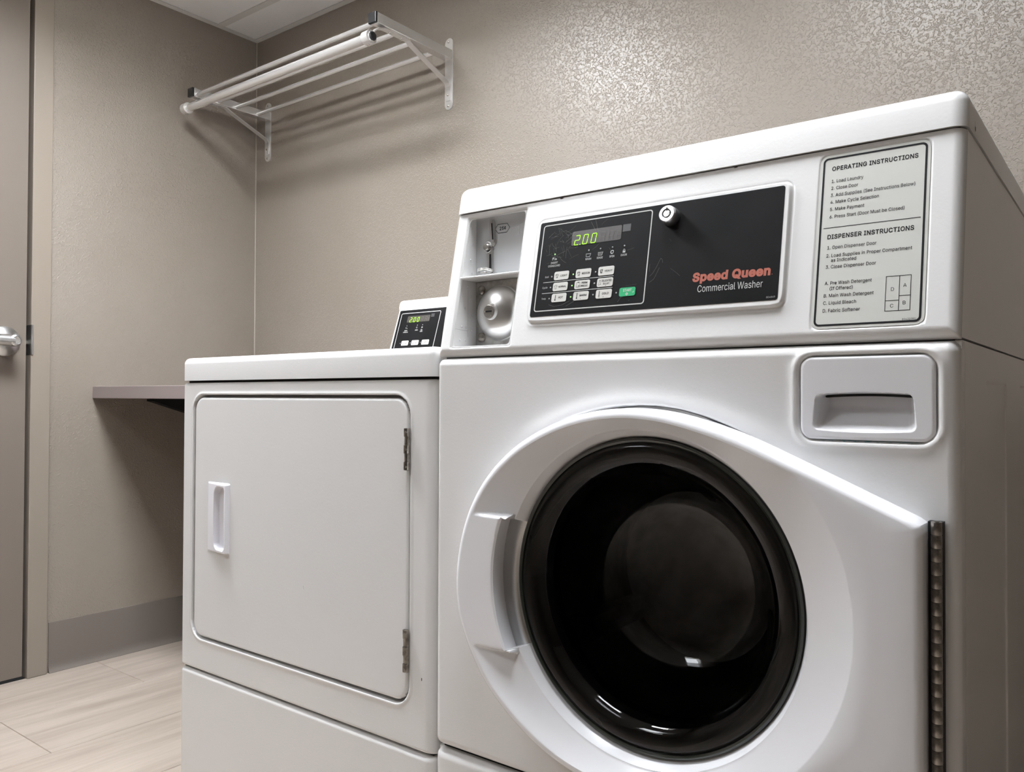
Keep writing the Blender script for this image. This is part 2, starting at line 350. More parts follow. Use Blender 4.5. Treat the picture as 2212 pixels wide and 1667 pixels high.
# letter outlines in thousandths of an em: advance width, closed contours
GLYPHS = {
 ' ': (188, []),
 '(': (273, ['89,207 90,244 94,283 101,324 109,364 119,403 132,441 145,477 160,510 177,539 236,539 219,503 204,466 191,428 179,390 169,351 161,313 156,276 152,241 151,207 152,176 155,145 160,115 167,83 177,50 188,16 202,-19 218,-57 236,-96 177,-96 150,-46 128,4 111,55 99,106 92,156']),
 ')': (273, ['37,-96 56,-56 72,-18 86,18 97,52 106,85 113,116 118,147 121,177 122,207 121,241 117,276 112,313 104,351 94,390 82,428 69,466 54,503 37,539 97,539 113,510 128,477 142,441 154,403 164,364 173,323 179,283 183,244 184,207 182,156 174,104 161,53 144,3 123,-47 97,-96']),
 '.': (188, ['95,-4 83,-3 73,1 63,9 55,18 51,29 50,41 51,53 55,64 63,73 73,81 83,85 95,87 107,85 118,81 128,73 135,64 140,53 141,41 140,29 135,18 128,9 118,1 107,-3']),
 '/': (249, ['235,533 71,-76 14,-76 178,533']),
 '0': (453, ['227,-7 191,-3 158,7 130,24 105,48 85,77 69,113 57,155 50,202 48,254 50,306 57,353 69,395 85,431 106,461 130,484 159,502 191,512 227,516 262,512 295,502 323,484 348,461 368,431 384,395 396,353 403,306 405,254 403,202 396,155 384,113 368,77 348,48 323,24 295,7 263,-3', '227,50 250,52 271,60 290,74 306,92 320,116 330,144 338,176 342,213 344,254 342,295 338,332 330,365 320,393 306,416 290,435 271,449 250,457 227,460 203,457 182,449 163,435 147,416 134,393 123,365 115,332 111,295 109,254 111,213 115,176 123,144 134,116 147,92 163,74 182,60 203,52']),
 '1': (453, ['76,0 76,55 391,55 391,0', '276,509 276,0 212,0 212,448 209,448 86,358 86,427 198,509']),
 '2': (453, ['64,0 64,47 234,229 282,282 294,298 303,312 311,327 316,341 319,356 320,371 319,389 315,405 308,419 298,431 287,441 273,449 258,455 241,458 224,460 205,458 188,454 172,447 159,438 148,427 139,413 132,398 128,381 127,362 66,362 68,391 75,418 86,442 102,464 121,482 143,496 168,507 196,513 225,516 254,513 281,507 306,497 328,482 346,465 361,445 372,423 379,398 381,372 380,354 377,336 371,318 363,299 351,280 336,259 267,180 153,60 153,57 389,57 389,0']),
 '3': (453, ['218,-7 188,-5 159,1 133,10 108,22 88,38 70,57 57,79 48,104 44,132 109,132 112,115 118,100 126,87 137,76 150,66 165,59 182,54 200,51 219,50 239,51 258,55 275,61 291,69 304,80 315,93 323,108 328,125 329,145 328,163 323,180 316,196 306,211 292,223 275,234 254,241 229,246 201,248 157,248 157,299 288,448 288,452 70,452 70,509 372,509 372,461 211,278 211,289 247,290 279,286 308,276 333,262 354,244 371,222 383,198 391,173 393,145 390,116 383,90 370,66 354,45 333,27 309,12 281,2 251,-5']),
 '4': (453, ['40,105 40,158 247,509 311,509 109,166 109,163 413,163 413,105', '282,0 282,121 282,146 282,318 343,318 343,0']),
 '5': (453, ['221,-7 192,-5 165,1 140,11 118,25 99,41 83,60 71,82 63,105 60,130 122,130 125,115 130,102 138,89 148,78 160,68 173,60 188,54 204,51 221,50 241,51 259,56 276,64 291,75 304,89 314,104 322,122 326,141 328,162 326,183 321,203 314,221 303,237 290,251 275,262 257,270 238,275 218,277 201,276 184,273 167,268 152,262 139,255 128,246 67,253 96,509 366,509 366,452 151,452 134,301 136,301 148,311 162,318 178,325 194,330 212,333 229,334 252,332 274,328 294,321 313,311 330,299 345,285 358,269 370,251 379,231 386,210 390,187 391,163 388,132 381,102 369,76 352,52 332,32 309,15 282,3 253,-4']),
 '6': (453, ['226,-7 196,-4 168,3 142,15 119,31 100,51 84,74 73,101 66,130 64,162 65,187 71,212 80,239 93,268 112,302 137,340 252,509 322,509 151,261 145,261 151,270 157,279 165,288 174,295 184,302 196,307 208,311 221,313 235,314 265,312 291,305 316,295 337,280 355,262 370,240 380,215 387,187 389,157 387,127 379,98 368,73 352,50 333,30 310,14 284,3 257,-4', '226,48 245,50 263,55 279,63 293,73 304,86 314,101 322,119 326,137 327,157 326,178 322,196 314,213 304,228 293,241 279,251 263,259 245,264 226,265 207,264 190,259 174,252 160,241 148,229 138,214 131,197 126,179 125,158 126,138 131,119 138,102 148,86 160,73 174,63 190,55 207,50']),
 '7': (453, ['97,0 323,448 323,452 62,452 62,509 391,509 391,449 165,0']),
 '8': (453, ['226,-7 193,-5 163,1 136,11 111,25 91,42 74,62 62,84 54,109 52,135 53,156 58,176 65,195 75,212 87,228 101,241 117,252 134,260 153,265 153,267 129,276 109,289 93,308 80,330 73,354 70,380 73,405 79,429 90,450 106,469 124,485 146,498 170,508 197,514 226,516 255,514 282,508 306,498 328,485 346,469 361,450 373,429 379,405 382,380 379,354 372,330 359,308 343,289 323,276 300,267 300,265 319,260 335,252 351,241 365,228 377,212 387,195 395,176 399,156 401,135 398,109 391,84 378,62 362,42 341,25 317,11 289,1 259,-5', '226,49 248,50 267,54 285,60 300,69 313,79 323,91 331,106 335,121 337,139 335,157 330,173 322,189 312,202 298,213 283,223 265,230 247,234 226,235 206,234 187,230 169,223 154,213 140,202 130,189 122,173 117,157 115,139 117,121 121,106 129,91 139,79 152,69 167,60 185,54 205,50', '226,290 244,291 260,294 274,300 287,308 298,318 307,330 314,344 318,359 319,376 318,392 314,407 308,420 299,432 288,442 275,449 260,455 244,459 226,460 208,459 192,455 177,449 164,442 153,432 145,420 138,407 134,392 133,376 134,359 138,344 145,330 154,318 165,308 178,300 193,294 209,291']),
 '9': (453, ['226,516 256,513 285,506 310,494 333,478 352,458 368,434 380,408 387,378 389,347 387,322 382,296 373,270 359,240 340,207 315,168 200,0 130,0 301,248 307,248 302,238 295,229 287,221 278,214 268,207 257,202 245,198 232,195 218,195 188,197 161,203 137,214 116,229 98,247 83,269 72,294 66,321 64,352 66,382 73,411 85,436 101,459 120,479 143,494 168,506 196,513', '226,460 207,459 190,454 174,446 160,435 148,423 138,407 131,390 127,372 125,352 127,331 131,313 138,295 148,280 160,268 174,257 190,250 207,245 226,243 245,245 263,249 279,257 293,267 305,280 314,295 322,312 326,330 327,350 326,371 322,390 314,407 305,422 293,435 279,446 263,454 245,459']),
 'A': (480, ['16,0 201,509 276,509 463,0 395,0 287,302 264,372 232,478 245,478 213,371 191,302 85,0', '110,142 110,199 370,199 370,142']),
 'B': (456, ['60,0 60,509 241,509 274,507 304,501 329,491 350,477 367,461 381,442 390,421 396,398 398,374 397,353 393,336 387,320 378,307 368,295 356,286 343,278 329,272 315,267 315,262 331,260 347,254 363,245 378,234 391,220 402,203 411,184 416,161 418,136 416,111 410,88 400,67 386,48 368,31 344,18 317,8 284,2 247,0', '125,57 245,57 281,60 309,67 330,80 344,96 353,115 355,137 354,153 350,169 342,184 333,197 320,209 306,218 289,225 269,229 248,231 125,231', '125,285 238,285 256,287 273,290 288,296 302,304 314,314 323,326 330,340 335,355 336,372 333,393 326,412 313,429 294,442 270,449 240,452 125,452']),
 'C': (510, ['267,-7 225,-3 186,7 150,25 119,49 92,79 70,115 53,157 44,203 40,254 44,305 53,352 70,393 92,429 119,459 150,484 186,501 225,512 267,516 293,514 317,511 340,504 362,496 383,485 402,471 419,456 435,438 448,418 459,397 467,373 473,348 408,348 404,365 397,380 389,395 380,407 369,418 357,428 344,437 330,444 315,449 300,453 284,455 267,456 237,453 209,445 184,432 161,414 141,391 125,364 113,332 106,295 103,254 106,213 113,177 125,145 141,117 161,94 184,76 210,63 237,56 267,53 284,54 300,56 315,60 330,65 344,72 357,81 369,90 380,102 389,114 397,128 404,144 408,160 473,160 467,135 459,112 448,91 435,71 420,53 402,38 383,24 363,13 341,5 317,-2 293,-6']),
 'D': (502, ['219,0 96,0 96,57 215,57 254,60 288,68 318,81 343,99 363,122 379,149 390,181 397,216 399,255 397,294 390,329 379,361 364,388 344,410 320,428 291,441 258,449 221,452 93,452 93,509 225,509 273,505 315,495 353,478 385,455 412,426 433,391 449,351 458,306 462,255 458,205 449,159 433,119 411,83 384,54 351,31 312,14 268,3', '125,509 125,0 60,0 60,509']),
 'E': (419, ['60,0 60,509 372,509 372,452 125,452 125,286 355,286 355,229 125,229 125,57 375,57 375,0']),
 'F': (410, ['60,0 60,509 369,509 369,452 125,452 125,278 346,278 346,221 125,221 125,0']),
 'G': (520, ['269,-7 225,-3 185,7 149,25 118,49 91,79 69,116 53,157 43,203 40,254 43,305 53,352 69,393 91,429 117,459 149,484 184,501 223,512 265,516 291,514 316,510 340,504 363,494 384,483 403,469 421,453 436,436 449,416 460,395 468,373 474,349 408,349 402,365 395,379 387,393 378,406 368,417 356,427 344,436 330,443 315,448 300,453 283,455 265,456 236,453 209,445 183,432 160,414 141,392 125,364 113,332 106,295 103,254 106,213 113,177 125,145 141,117 161,95 184,76 210,63 238,56 269,53 296,55 322,61 345,71 365,85 382,102 396,123 407,147 413,173 415,202 434,199 283,199 283,256 478,256 478,200 475,160 466,124 451,91 431,62 406,38 377,19 344,5 308,-4']),
 'H': (517, ['60,0 60,509 125,509 125,289 392,289 392,509 457,509 457,0 392,0 392,232 125,232 125,0']),
 'I': (300, ['31,0 31,57 118,57 118,452 31,452 31,509 269,509 269,452 183,452 183,57 269,57 269,0']),
 'K': (467, ['104,145 104,216 139,261 174,303 212,344 364,509 448,509 231,276 228,276', '60,0 60,509 125,509 125,334 124,225 125,193 125,0', '372,0 188,259 228,309 449,0']),
 'L': (393, ['60,0 60,509 125,509 125,57 361,57 361,0']),
 'M': (628, ['60,0 60,509 152,509 277,187 287,159 299,123 311,84 322,49 307,49 318,83 330,121 342,158 352,187 476,509 568,509 568,0 504,0 504,291 504,327 505,369 506,413 507,457 513,457 498,409 482,363 467,322 456,291 342,0 286,0 170,291 159,321 145,361 129,408 112,457 119,457 120,416 121,372 122,328 122,291 122,0']),
 'N': (523, ['60,0 60,509 136,509 343,183 363,151 388,107 414,55 405,54 401,108 399,157 399,195 399,509 463,509 463,0 387,0 202,290 177,331 148,381 108,452 119,454 122,384 124,328 125,291 125,0']),
 'O': (533, ['267,-7 225,-3 186,7 150,25 119,49 92,79 70,115 53,157 44,203 40,254 44,305 53,352 70,393 92,429 119,459 150,484 186,501 225,512 267,516 309,512 348,501 384,484 415,459 442,429 464,393 480,352 490,305 493,254 490,203 480,157 464,115 442,79 415,49 384,25 348,7 309,-3', '267,53 296,55 324,63 349,76 372,94 392,116 408,144 420,176 428,213 430,254 428,295 420,332 408,365 392,392 372,415 349,433 324,446 296,453 267,456 237,453 210,445 184,433 161,415 142,392 125,364 113,332 106,295 103,254 106,213 113,176 125,144 142,117 161,94 184,76 210,63 237,55']),
 'P': (445, ['60,0 60,509 235,509 272,506 305,499 332,487 356,471 375,452 390,430 400,404 407,377 409,348 407,318 400,291 390,265 375,243 356,223 332,207 305,195 272,188 235,186 109,186 109,242 233,242 257,244 279,248 297,256 312,266 324,279 333,294 339,310 343,328 344,348 343,367 339,385 333,402 324,416 312,428 297,439 279,446 257,451 232,452 125,452 125,0']),
 'Q': (533, ['245,159 313,159 369,85 384,65 468,-48 401,-48 346,27 331,46', '267,-7 225,-3 186,7 150,25 119,49 92,79 70,115 53,157 44,203 40,254 44,305 53,352 70,393 92,429 119,459 150,484 186,501 225,512 267,516 309,512 348,501 384,484 415,459 442,429 464,393 480,352 490,305 493,254 490,203 480,157 464,115 442,79 415,49 384,25 348,7 309,-3', '267,53 296,55 324,63 349,76 372,94 392,116 408,144 420,176 428,213 430,254 428,295 420,332 408,365 392,392 372,415 349,433 324,446 296,453 267,456 237,453 210,445 184,433 161,415 142,392 125,364 113,332 106,295 103,254 106,213 113,176 125,144 142,117 161,94 184,76 210,63 237,55']),
 'R': (449, ['60,0 60,509 236,509 273,506 305,500 333,489 356,473 376,455 390,433 401,408 407,381 409,352 407,323 401,296 390,271 376,250 356,232 333,217 305,206 273,200 236,198 96,198 96,255 234,255 258,256 280,260 298,267 313,276 325,287 334,300 340,316 344,333 345,352 344,371 340,389 334,405 325,419 313,430 298,440 279,446 258,451 233,452 125,452 125,0', '353,0 230,229 303,229 428,0']),
 'S': (447, ['224,-9 188,-7 156,-1 128,9 102,23 81,40 64,60 51,83 42,109 38,137 104,137 108,118 114,102 123,88 136,76 150,66 166,59 185,53 204,50 224,49 246,50 267,54 286,60 303,69 317,79 329,92 338,106 344,122 346,139 344,154 340,168 332,179 322,189 310,197 296,205 245,222 184,239 145,253 112,269 86,289 67,313 56,341 52,372 54,400 62,425 75,448 92,468 113,484 138,498 165,508 195,514 227,516 259,514 289,508 316,498 340,484 360,468 377,449 390,427 398,403 401,378 337,378 332,402 320,421 302,437 280,449 254,456 225,459 204,457 185,454 167,448 152,440 139,430 129,418 121,405 117,391 115,376 117,359 122,345 131,334 142,324 155,315 169,308 212,293 264,279 312,264 328,256 344,248 359,238 372,226 384,213 395,198 402,180 407,161 408,139 406,112 399,87 386,64 370,43 349,25 323,11 294,0 261,-7']),
 'T': (449, ['32,452 32,509 417,509 417,452 257,452 257,0 193,0 193,452']),
 'U': (517, ['259,-8 220,-6 186,2 154,15 126,33 103,55 85,80 71,108 63,140 60,173 60,509 124,509 124,178 126,155 132,133 141,113 153,95 169,80 187,68 208,59 232,53 259,52 285,53 309,59 331,68 349,80 364,95 377,113 385,133 391,155 393,178 393,509 457,509 457,173 454,140 446,108 433,80 414,55 391,33 363,15 332,2 297,-6']),
 'V': (480, ['204,0 16,509 84,509 192,206 215,137 248,31 235,31 267,138 290,206 395,509 463,509 278,0']),
 'W': (686, ['155,0 16,509 82,509 163,196 175,145 187,94 197,40 189,40 200,94 211,145 224,196 306,509 380,509 462,196 474,145 486,94 497,40 488,40 499,94 510,145 523,196 603,509 670,509 530,0 455,0 368,323 351,391 336,475 350,475 335,395 318,323 230,0']),
 'X': (474, ['18,0 217,284 217,236 29,509 104,509 178,400 204,361 223,329 243,292 232,292 252,329 272,361 298,400 374,509 446,509 259,239 259,287 456,0 382,0 292,129 268,165 250,195 230,231 244,231 225,196 206,166 182,129 91,0']),
 'Y': (472, ['203,0 203,208 16,509 91,509 192,344 222,292 250,230 224,230 251,293 280,344 381,509 455,509 268,208 268,0']),
 'a': (389, ['160,-9 137,-7 115,-3 94,5 76,15 60,29 48,45 38,63 32,84 30,108 32,128 36,146 43,161 53,174 64,184 78,193 92,200 108,206 125,211 178,220 234,227 247,229 257,231 265,235 271,240 274,246 276,255 276,257 275,272 272,285 267,297 260,307 251,315 240,322 227,327 212,330 196,331 178,330 163,327 149,322 137,316 127,309 118,301 110,292 104,283 100,274 41,291 51,313 64,331 79,346 95,358 114,368 133,375 153,380 173,383 194,384 239,379 255,375 271,369 286,360 300,350 312,336 322,320 330,301 335,278 337,251 337,0 277,0 277,52 272,52 252,25 242,16 229,8 215,1 199,-4 181,-7', '170,45 192,47 211,51 228,59 242,68 254,80 263,93 270,108 274,122 276,138 276,190 259,182 231,176 200,171 175,168 134,159 122,153 112,147 103,139 97,130 93,118 92,105 93,93 96,82 102,72 109,64 119,57 130,52 142,48 156,46']),
 'b': (424, ['229,-8 208,-7 189,-3 172,4 159,12 147,21 138,31 118,59 112,59 112,0 53,0 53,509 114,509 114,319 118,319 137,346 147,355 158,364 171,373 188,379 207,383 229,384 259,382 287,374 313,361 335,342 354,320 370,293 381,261 388,227 390,189 388,151 381,116 370,84 355,57 336,34 313,16 288,3 260,-6', '220,47 242,49 262,55 279,66 294,80 306,97 316,117 323,139 327,163 328,189 327,215 323,239 316,261 307,281 295,298 280,311 262,322 243,328 220,330 198,328 178,322 161,312 147,299 134,282 125,263 118,241 114,216 113,189 114,162 118,138 125,115 135,95 147,78 162,65 179,55 198,49']),
 'c': (396, ['207,-8 174,-5 144,3 117,16 93,35 72,58 56,85 44,116 37,150 34,187 37,225 44,260 56,291 72,318 93,341 117,360 144,374 174,382 207,384 226,384 243,381 260,377 276,371 291,364 305,356 318,346 330,335 340,322 349,308 356,293 362,277 303,262 290,289 270,311 242,325 207,330 184,328 163,321 145,310 130,296 118,278 108,258 102,236 98,212 96,187 98,163 102,139 108,117 118,97 130,80 145,66 163,55 184,49 207,46 243,52 271,66 292,89 304,117 363,102 357,86 350,70 341,56 331,43 319,32 306,21 292,12 277,5 261,-1 244,-5 226,-7']),
 'd': (424, ['195,-8 165,-6 137,3 111,16 89,34 70,57 55,84 43,116 36,151 34,189 36,227 43,261 55,293 70,320 89,342 112,361 137,374 165,382 196,384 218,383 237,379 253,373 267,364 278,355 287,346 306,319 311,319 311,509 372,509 372,0 313,0 313,59 307,59 287,31 277,21 266,12 252,4 236,-3 217,-7', '205,47 226,49 246,55 263,65 278,78 290,95 299,115 306,138 310,162 312,189 310,216 306,241 300,263 290,282 278,299 263,312 246,322 227,328 205,330 182,328 162,322 145,311 130,298 118,281 108,261 102,239 98,215 96,189 98,163 102,139 109,117 118,97 130,80 145,66 162,55 182,49']),
 'e': (404, ['212,-8 177,-5 145,3 117,16 92,35 72,58 56,85 44,116 37,150 34,187 36,224 44,258 55,290 71,317 91,340 115,359 142,373 172,382 205,384 226,383 246,380 266,374 285,366 303,355 319,341 334,324 347,305 357,282 365,256 370,227 371,194 371,169 75,169 75,221 338,221 310,202 308,226 304,248 298,269 288,286 277,301 263,314 246,323 227,328 205,330 183,328 164,323 146,313 131,301 119,286 109,270 102,251 97,231 96,211 96,178 98,151 102,127 110,106 121,88 135,73 151,61 169,53 190,48 212,46 227,47 241,49 254,53 265,58 276,65 285,73 294,82 300,93 306,105 365,91 358,72 348,55 335,39 320,26 302,14 283,4 261,-3 237,-7']),
 'f': (254, ['228,379 228,327 6,327 6,379', '81,0 81,432 82,452 87,470 96,486 107,499 120,510 135,519 152,525 169,529 187,530 222,527 243,521 227,468 215,472 195,474 178,472 164,468 154,460 147,449 143,435 142,419 142,0']),
 'g': (425, ['207,-151 180,-149 156,-146 134,-140 114,-132 97,-122 82,-110 70,-97 59,-84 51,-69 101,-41 122,-66 131,-74 142,-82 154,-88 169,-93 187,-96 207,-97 236,-95 261,-87 282,-75 298,-58 308,-34 311,-6 311,68 306,68 287,41 277,32 266,23 252,16 236,10 217,6 195,5 165,7 138,14 113,27 90,43 71,65 55,90 43,120 36,154 34,191 36,229 43,263 55,293 71,320 90,342 112,361 138,374 166,382 196,384 218,383 237,379 253,373 267,365 279,356 288,346 308,319 313,319 313,379 372,379 372,-9 370,-40 363,-67 350,-90 334,-109 314,-124 291,-136 265,-144 237,-149', '205,59 227,61 246,66 264,75 278,87 290,103 300,121 307,142 311,166 312,193 311,219 307,242 300,264 291,283 279,299 264,312 247,322 227,328 205,330 182,328 163,322 145,312 130,298 118,282 109,262 102,241 98,218 96,193 98,167 102,144 109,123 118,104 131,88 145,76 163,66 183,61']),
 'h': (410, ['114,227 114,0 53,0 53,509 114,509 114,287 102,287 116,319 132,344 152,362 175,374 200,382 227,384 252,383 275,377 295,369 313,356 328,340 341,321 350,298 355,271 357,240 357,0 296,0 296,235 293,263 286,286 273,304 256,318 235,326 210,329 192,328 176,324 161,317 147,308 136,297 126,283 119,266 115,248']),
 'i': (167, ['53,0 53,379 114,379 114,0', '84,443 73,444 63,448 54,455 47,463 43,472 41,483 43,494 47,504 54,512 63,518 73,522 84,524 95,522 105,518 114,512 121,504 125,494 126,483 125,472 121,463 114,455 105,448 95,444']),
 'k': (381, ['110,137 110,212 121,212 284,379 360,379 184,199 177,199', '53,0 53,509 114,509 114,0', '294,0 148,186 191,229 372,0']),
 'l': (189, ['139,-2 112,0 91,8 74,20 62,37 55,59 53,84 53,509 114,509 114,99 114,83 117,71 120,62 126,57 135,53 146,52 160,53 170,54 181,3 162,-1']),
 'm': (610, ['53,0 53,379 112,379 112,295 108,295 114,314 122,331 132,346 144,358 158,368 172,376 187,382 203,385 219,386 245,383 268,375 287,361 303,342 314,320 321,295 312,295 318,312 326,329 337,343 350,356 364,366 381,375 398,381 417,385 437,386 458,385 478,380 497,372 514,361 529,346 541,328 550,307 555,283 557,255 557,0 496,0 496,254 493,279 485,298 473,313 456,323 438,329 419,330 402,329 387,326 374,320 363,312 353,302 345,290 340,277 336,263 335,247 335,0 274,0 274,260 272,280 265,297 253,311 238,322 220,328 199,330 185,329 171,326 158,320 145,312 135,302 126,289 119,274 115,257 114,238 114,0']),
 'n': (410, ['114,227 114,0 53,0 53,379 112,379 112,287 102,287 116,319 132,344 152,362 175,374 200,382 227,384 252,383 275,377 295,369 313,356 328,340 341,321 350,298 355,271 357,240 357,0 296,0 296,235 293,263 286,286 273,304 256,318 235,326 210,329 192,328 176,324 161,317 147,308 136,297 126,283 119,266 115,248']),
 'o': (415, ['207,-8 174,-5 144,3 117,16 93,35 72,58 56,85 44,116 37,150 34,187 37,225 44,260 56,291 72,318 93,341 117,360 144,374 174,382 207,384 241,382 271,374 299,360 323,341 343,318 359,291 371,260 379,225 381,187 379,150 371,116 359,85 343,58 323,35 299,16 271,3 241,-5', '207,46 231,49 252,55 270,66 285,80 298,97 307,117 314,139 318,163 319,187 318,212 314,236 307,258 298,278 285,296 270,310 252,321 231,328 207,330 184,328 163,321 145,310 130,296 118,278 108,258 102,236 98,212 96,187 98,163 102,139 108,117 118,97 130,80 145,66 163,55 184,49']),
 'p': (424, ['53,-143 53,379 112,379 112,319 118,319 137,346 147,355 158,364 171,373 188,379 207,383 229,384 259,382 287,374 313,361 335,342 354,320 370,293 381,261 388,227 390,189 388,151 381,116 370,84 355,57 336,34 313,16 288,3 260,-6 229,-8 208,-7 189,-3 173,4 159,12 147,21 138,31 118,59 114,59 114,-143', '220,47 242,49 262,55 279,66 294,80 306,97 316,117 323,139 327,163 328,189 327,215 323,239 316,261 307,281 295,298 280,311 262,322 243,328 220,330 198,328 178,322 161,312 147,299 134,282 125,263 118,241 114,216 113,189 114,162 118,138 125,115 135,95 147,78 162,65 179,55 198,49']),
 'q': (424, ['372,-143 311,-143 311,59 306,59 287,31 277,21 266,12 252,4 236,-3 217,-7 195,-8 165,-6 137,3 111,16 89,34 70,57 55,84 43,116 36,151 34,189 36,227 43,261 55,293 70,320 89,342 112,361 137,374 165,382 196,384 218,383 237,379 253,373 267,364 278,355 287,346 307,319 313,319 313,379 372,379', '205,47 226,49 246,55 263,65 278,78 290,95 299,115 306,138 310,162 312,189 310,216 306,241 300,263 290,282 278,299 263,312 246,322 227,328 205,330 182,328 162,322 145,311 130,298 118,281 108,261 102,239 98,215 96,189 98,163 102,139 109,117 118,97 130,80 145,66 162,55 182,49']),
 'r': (259, ['53,0 53,379 112,379 112,321 115,321 124,339 137,354 152,367 171,377 191,383 213,385 229,384 243,384 243,322 230,324 207,326 190,324 174,321 159,315 146,306 135,296 126,284 119,269 115,254 114,237 114,0']),
 's': (365, ['182,-8 157,-7 133,-3 112,3 93,12 76,24 62,38 50,54 41,73 36,94 94,107 101,87 111,72 124,60 141,52 160,47 181,45 206,47 227,53 244,62 258,74 265,88 268,103 266,115 262,126 254,136 243,144 229,150 212,155 149,170 118,180 92,192 72,208 58,227 50,249 47,274 49,295 55,314 65,332 79,347 95,360 115,370 137,378 161,383 187,384 212,383 234,379 254,372 271,363 286,352 299,339 309,324 318,308 324,290 268,277 262,291 254,304 243,316 228,325 210,331 187,333 166,331 147,326 131,317 119,305 111,292 109,277 110,264 115,253 124,243 136,235 152,229 172,223 229,209 261,200 287,187 306,171 320,153 328,131 331,107 329,85 323,65 312,47 298,31 281,18 260,6 236,-2 210,-7']),
 't': (227, ['204,379 204,327 6,327 6,379', '65,471 126,471 126,98 127,83 130,70 136,61 144,55 156,51 170,50 185,51 202,54 213,2 192,-3 168,-4 138,-1 113,7 92,21 77,41 68,64 65,93']),
 'u': (410, ['182,-5 158,-3 135,2 115,11 97,23 82,39 69,59 60,82 54,109 53,139 53,379 114,379 114,144 116,117 124,94 137,75 154,61 175,53 200,50 218,51 234,55 249,62 263,71 274,83 283,97 290,113 295,132 296,153 296,379 357,379 357,0 298,0 298,92 307,92 294,60 277,35 257,17 234,5 209,-3']),
 'w': (567, ['138,0 23,379 87,379 133,214 154,137 175,41 165,41 186,135 206,214 252,379 316,379 362,214 382,136 402,41 391,41 413,135 434,214 480,379 545,379 429,0 368,0 319,172 305,225 291,280 277,338 291,338 277,280 263,225 248,172 199,0']),
 'y': (389, ['47,-139 61,-86 71,-87 83,-89 94,-90 104,-89 113,-86 122,-81 130,-74 138,-64 145,-51 151,-36 163,-1 17,379 84,379 165,155 187,87 206,21 184,21 202,87 224,155 305,379 371,379 204,-58 196,-77 187,-93 177,-107 165,-119 153,-128 139,-136 125,-141 109,-144 91,-145 65,-143']),
 '¢': (396, ['183,0 183,509 225,509 225,0', '207,58 174,60 144,69 117,82 93,101 72,124 56,151 44,182 37,216 34,253 37,291 44,326 56,357 72,384 93,407 117,426 144,439 174,448 207,450 226,450 243,447 260,443 276,437 291,430 305,422 318,412 330,400 340,388 349,374 356,359 362,343 303,328 290,355 270,377 242,391 207,396 184,394 163,387 145,376 130,362 118,344 108,324 102,302 98,278 96,253 98,229 102,205 108,183 118,163 130,146 145,132 163,121 184,114 207,112 243,117 271,132 292,154 304,183 363,168 357,151 350,136 341,122 331,109 319,98 306,87 292,78 277,71 261,65 244,61 226,59']),
}

_tc = {}
def _offset(P, d):
    N = len(P); out = []
    for i in range(N):
        a, p, c = Vector(P[i-1]), Vector(P[i]), Vector(P[(i+1) % N])
        d1 = (p-a).normalized(); d2 = (c-p).normalized()
        n1 = Vector((-d1.y, d1.x)); n2 = Vector((-d2.y, d2.x)); m = n1+n2
        m = m.normalized() if m.length > 1e-6 else n1
        k = max(0.45, m.dot(n1)); out.append(tuple(p+m*(d/k)))
    return out
def _area(P): return sum(P[i-1][0]*P[i][1]-P[i][0]*P[i-1][1] for i in range(len(P)))/2
def glyphs(s, bold, track=0.0):
    key = (s, bold, track)
    if key in _tc: return _tc[key]
    V = []; F = []; x = 0.0
    for ch in s:
        adv, cs = GLYPHS[ch]
        C = [[tuple(int(q)/1000 for q in p.split(',')) for p in c.split()] for c in cs]
        if C:
            big = max(C, key=lambda P: abs(_area(P))); sg = 1 if _area(big) < 0 else -1
            if bold: C = [_offset(P, bold*sg) for P in C]
            pts = []; ed = []
            for P in C:
                b0 = len(pts); pts += [Vector(p) for p in P]; ed += [(b0+i, b0+(i+1) % len(P)) for i in range(len(P))]
            vo, eo, fo = delaunay_2d_cdt(pts, ed, [], 0, 1e-5)[:3]
            base = len(V); V += [(x+p.x, p.y, 0) for p in vo]
            for t in fo:
                q = (vo[t[0]]+vo[t[1]]+vo[t[2]])/3; wn = 0
                for P in C:
                    for i in range(len(P)):
                        a, b = P[i-1], P[i]
                        if (a[1] <= q.y) != (b[1] <= q.y):
                            cr_ = (b[0]-a[0])*(q.y-a[1])-(q.x-a[0])*(b[1]-a[1])
                            if b[1] > a[1] and cr_ > 0: wn += 1
                            elif b[1] <= a[1] and cr_ < 0: wn -= 1
                if wn*-sg > 0: F.append(tuple(base+i for i in t))
        x += adv/1000+bold*1.6+track
    _tc[key] = (V, F); return V, F

_capH = {}
def text(bm, s, u0, base, cap, n, u1=None, sx=None, bold=0.0, shear=0.0, center=False, track=0.0):
    """print s on the plane n: left edge u0, baseline, cap height, and either the right edge u1 or a width factor"""
    if bold not in _capH: _capH[bold] = max(v[1] for v in glyphs('H', bold)[0])
    V, F = glyphs(s, bold, track)
    x0 = min(v[0] for v in V); x1 = max(v[0] for v in V)
    sy = cap/_capH[bold]
    k = (u1-u0)/(x1-x0) if u1 is not None else sy*(sx or 1)
    off = u0-x0*k if not center else u0-(x0+x1)/2*k
    A = [bm.verts.new((off+v[0]*k+shear*v[1]*sy, base+v[1]*sy, n)) for v in V]
    for f in F:
        try: bm.faces.new([A[i] for i in f])
        except ValueError: pass
    return k/sy

# ---- stamped sheet metal: height fields --------------------------------------------------
def sd_rr(U, V, u0, v0, u1, v1, r):
    cx, cy = (u0+u1)/2, (v0+v1)/2; hx, hy = (u1-u0)/2-r, (v1-v0)/2-r
    dx = np.abs(U-cx)-hx; dy = np.abs(V-cy)-hy
    return np.hypot(np.maximum(dx, 0), np.maximum(dy, 0))+np.minimum(np.maximum(dx, dy), 0)-r

def ss(x, a, b):
    t = np.clip((x-a)/(b-a), 0, 1); return t*t*(3-2*t)

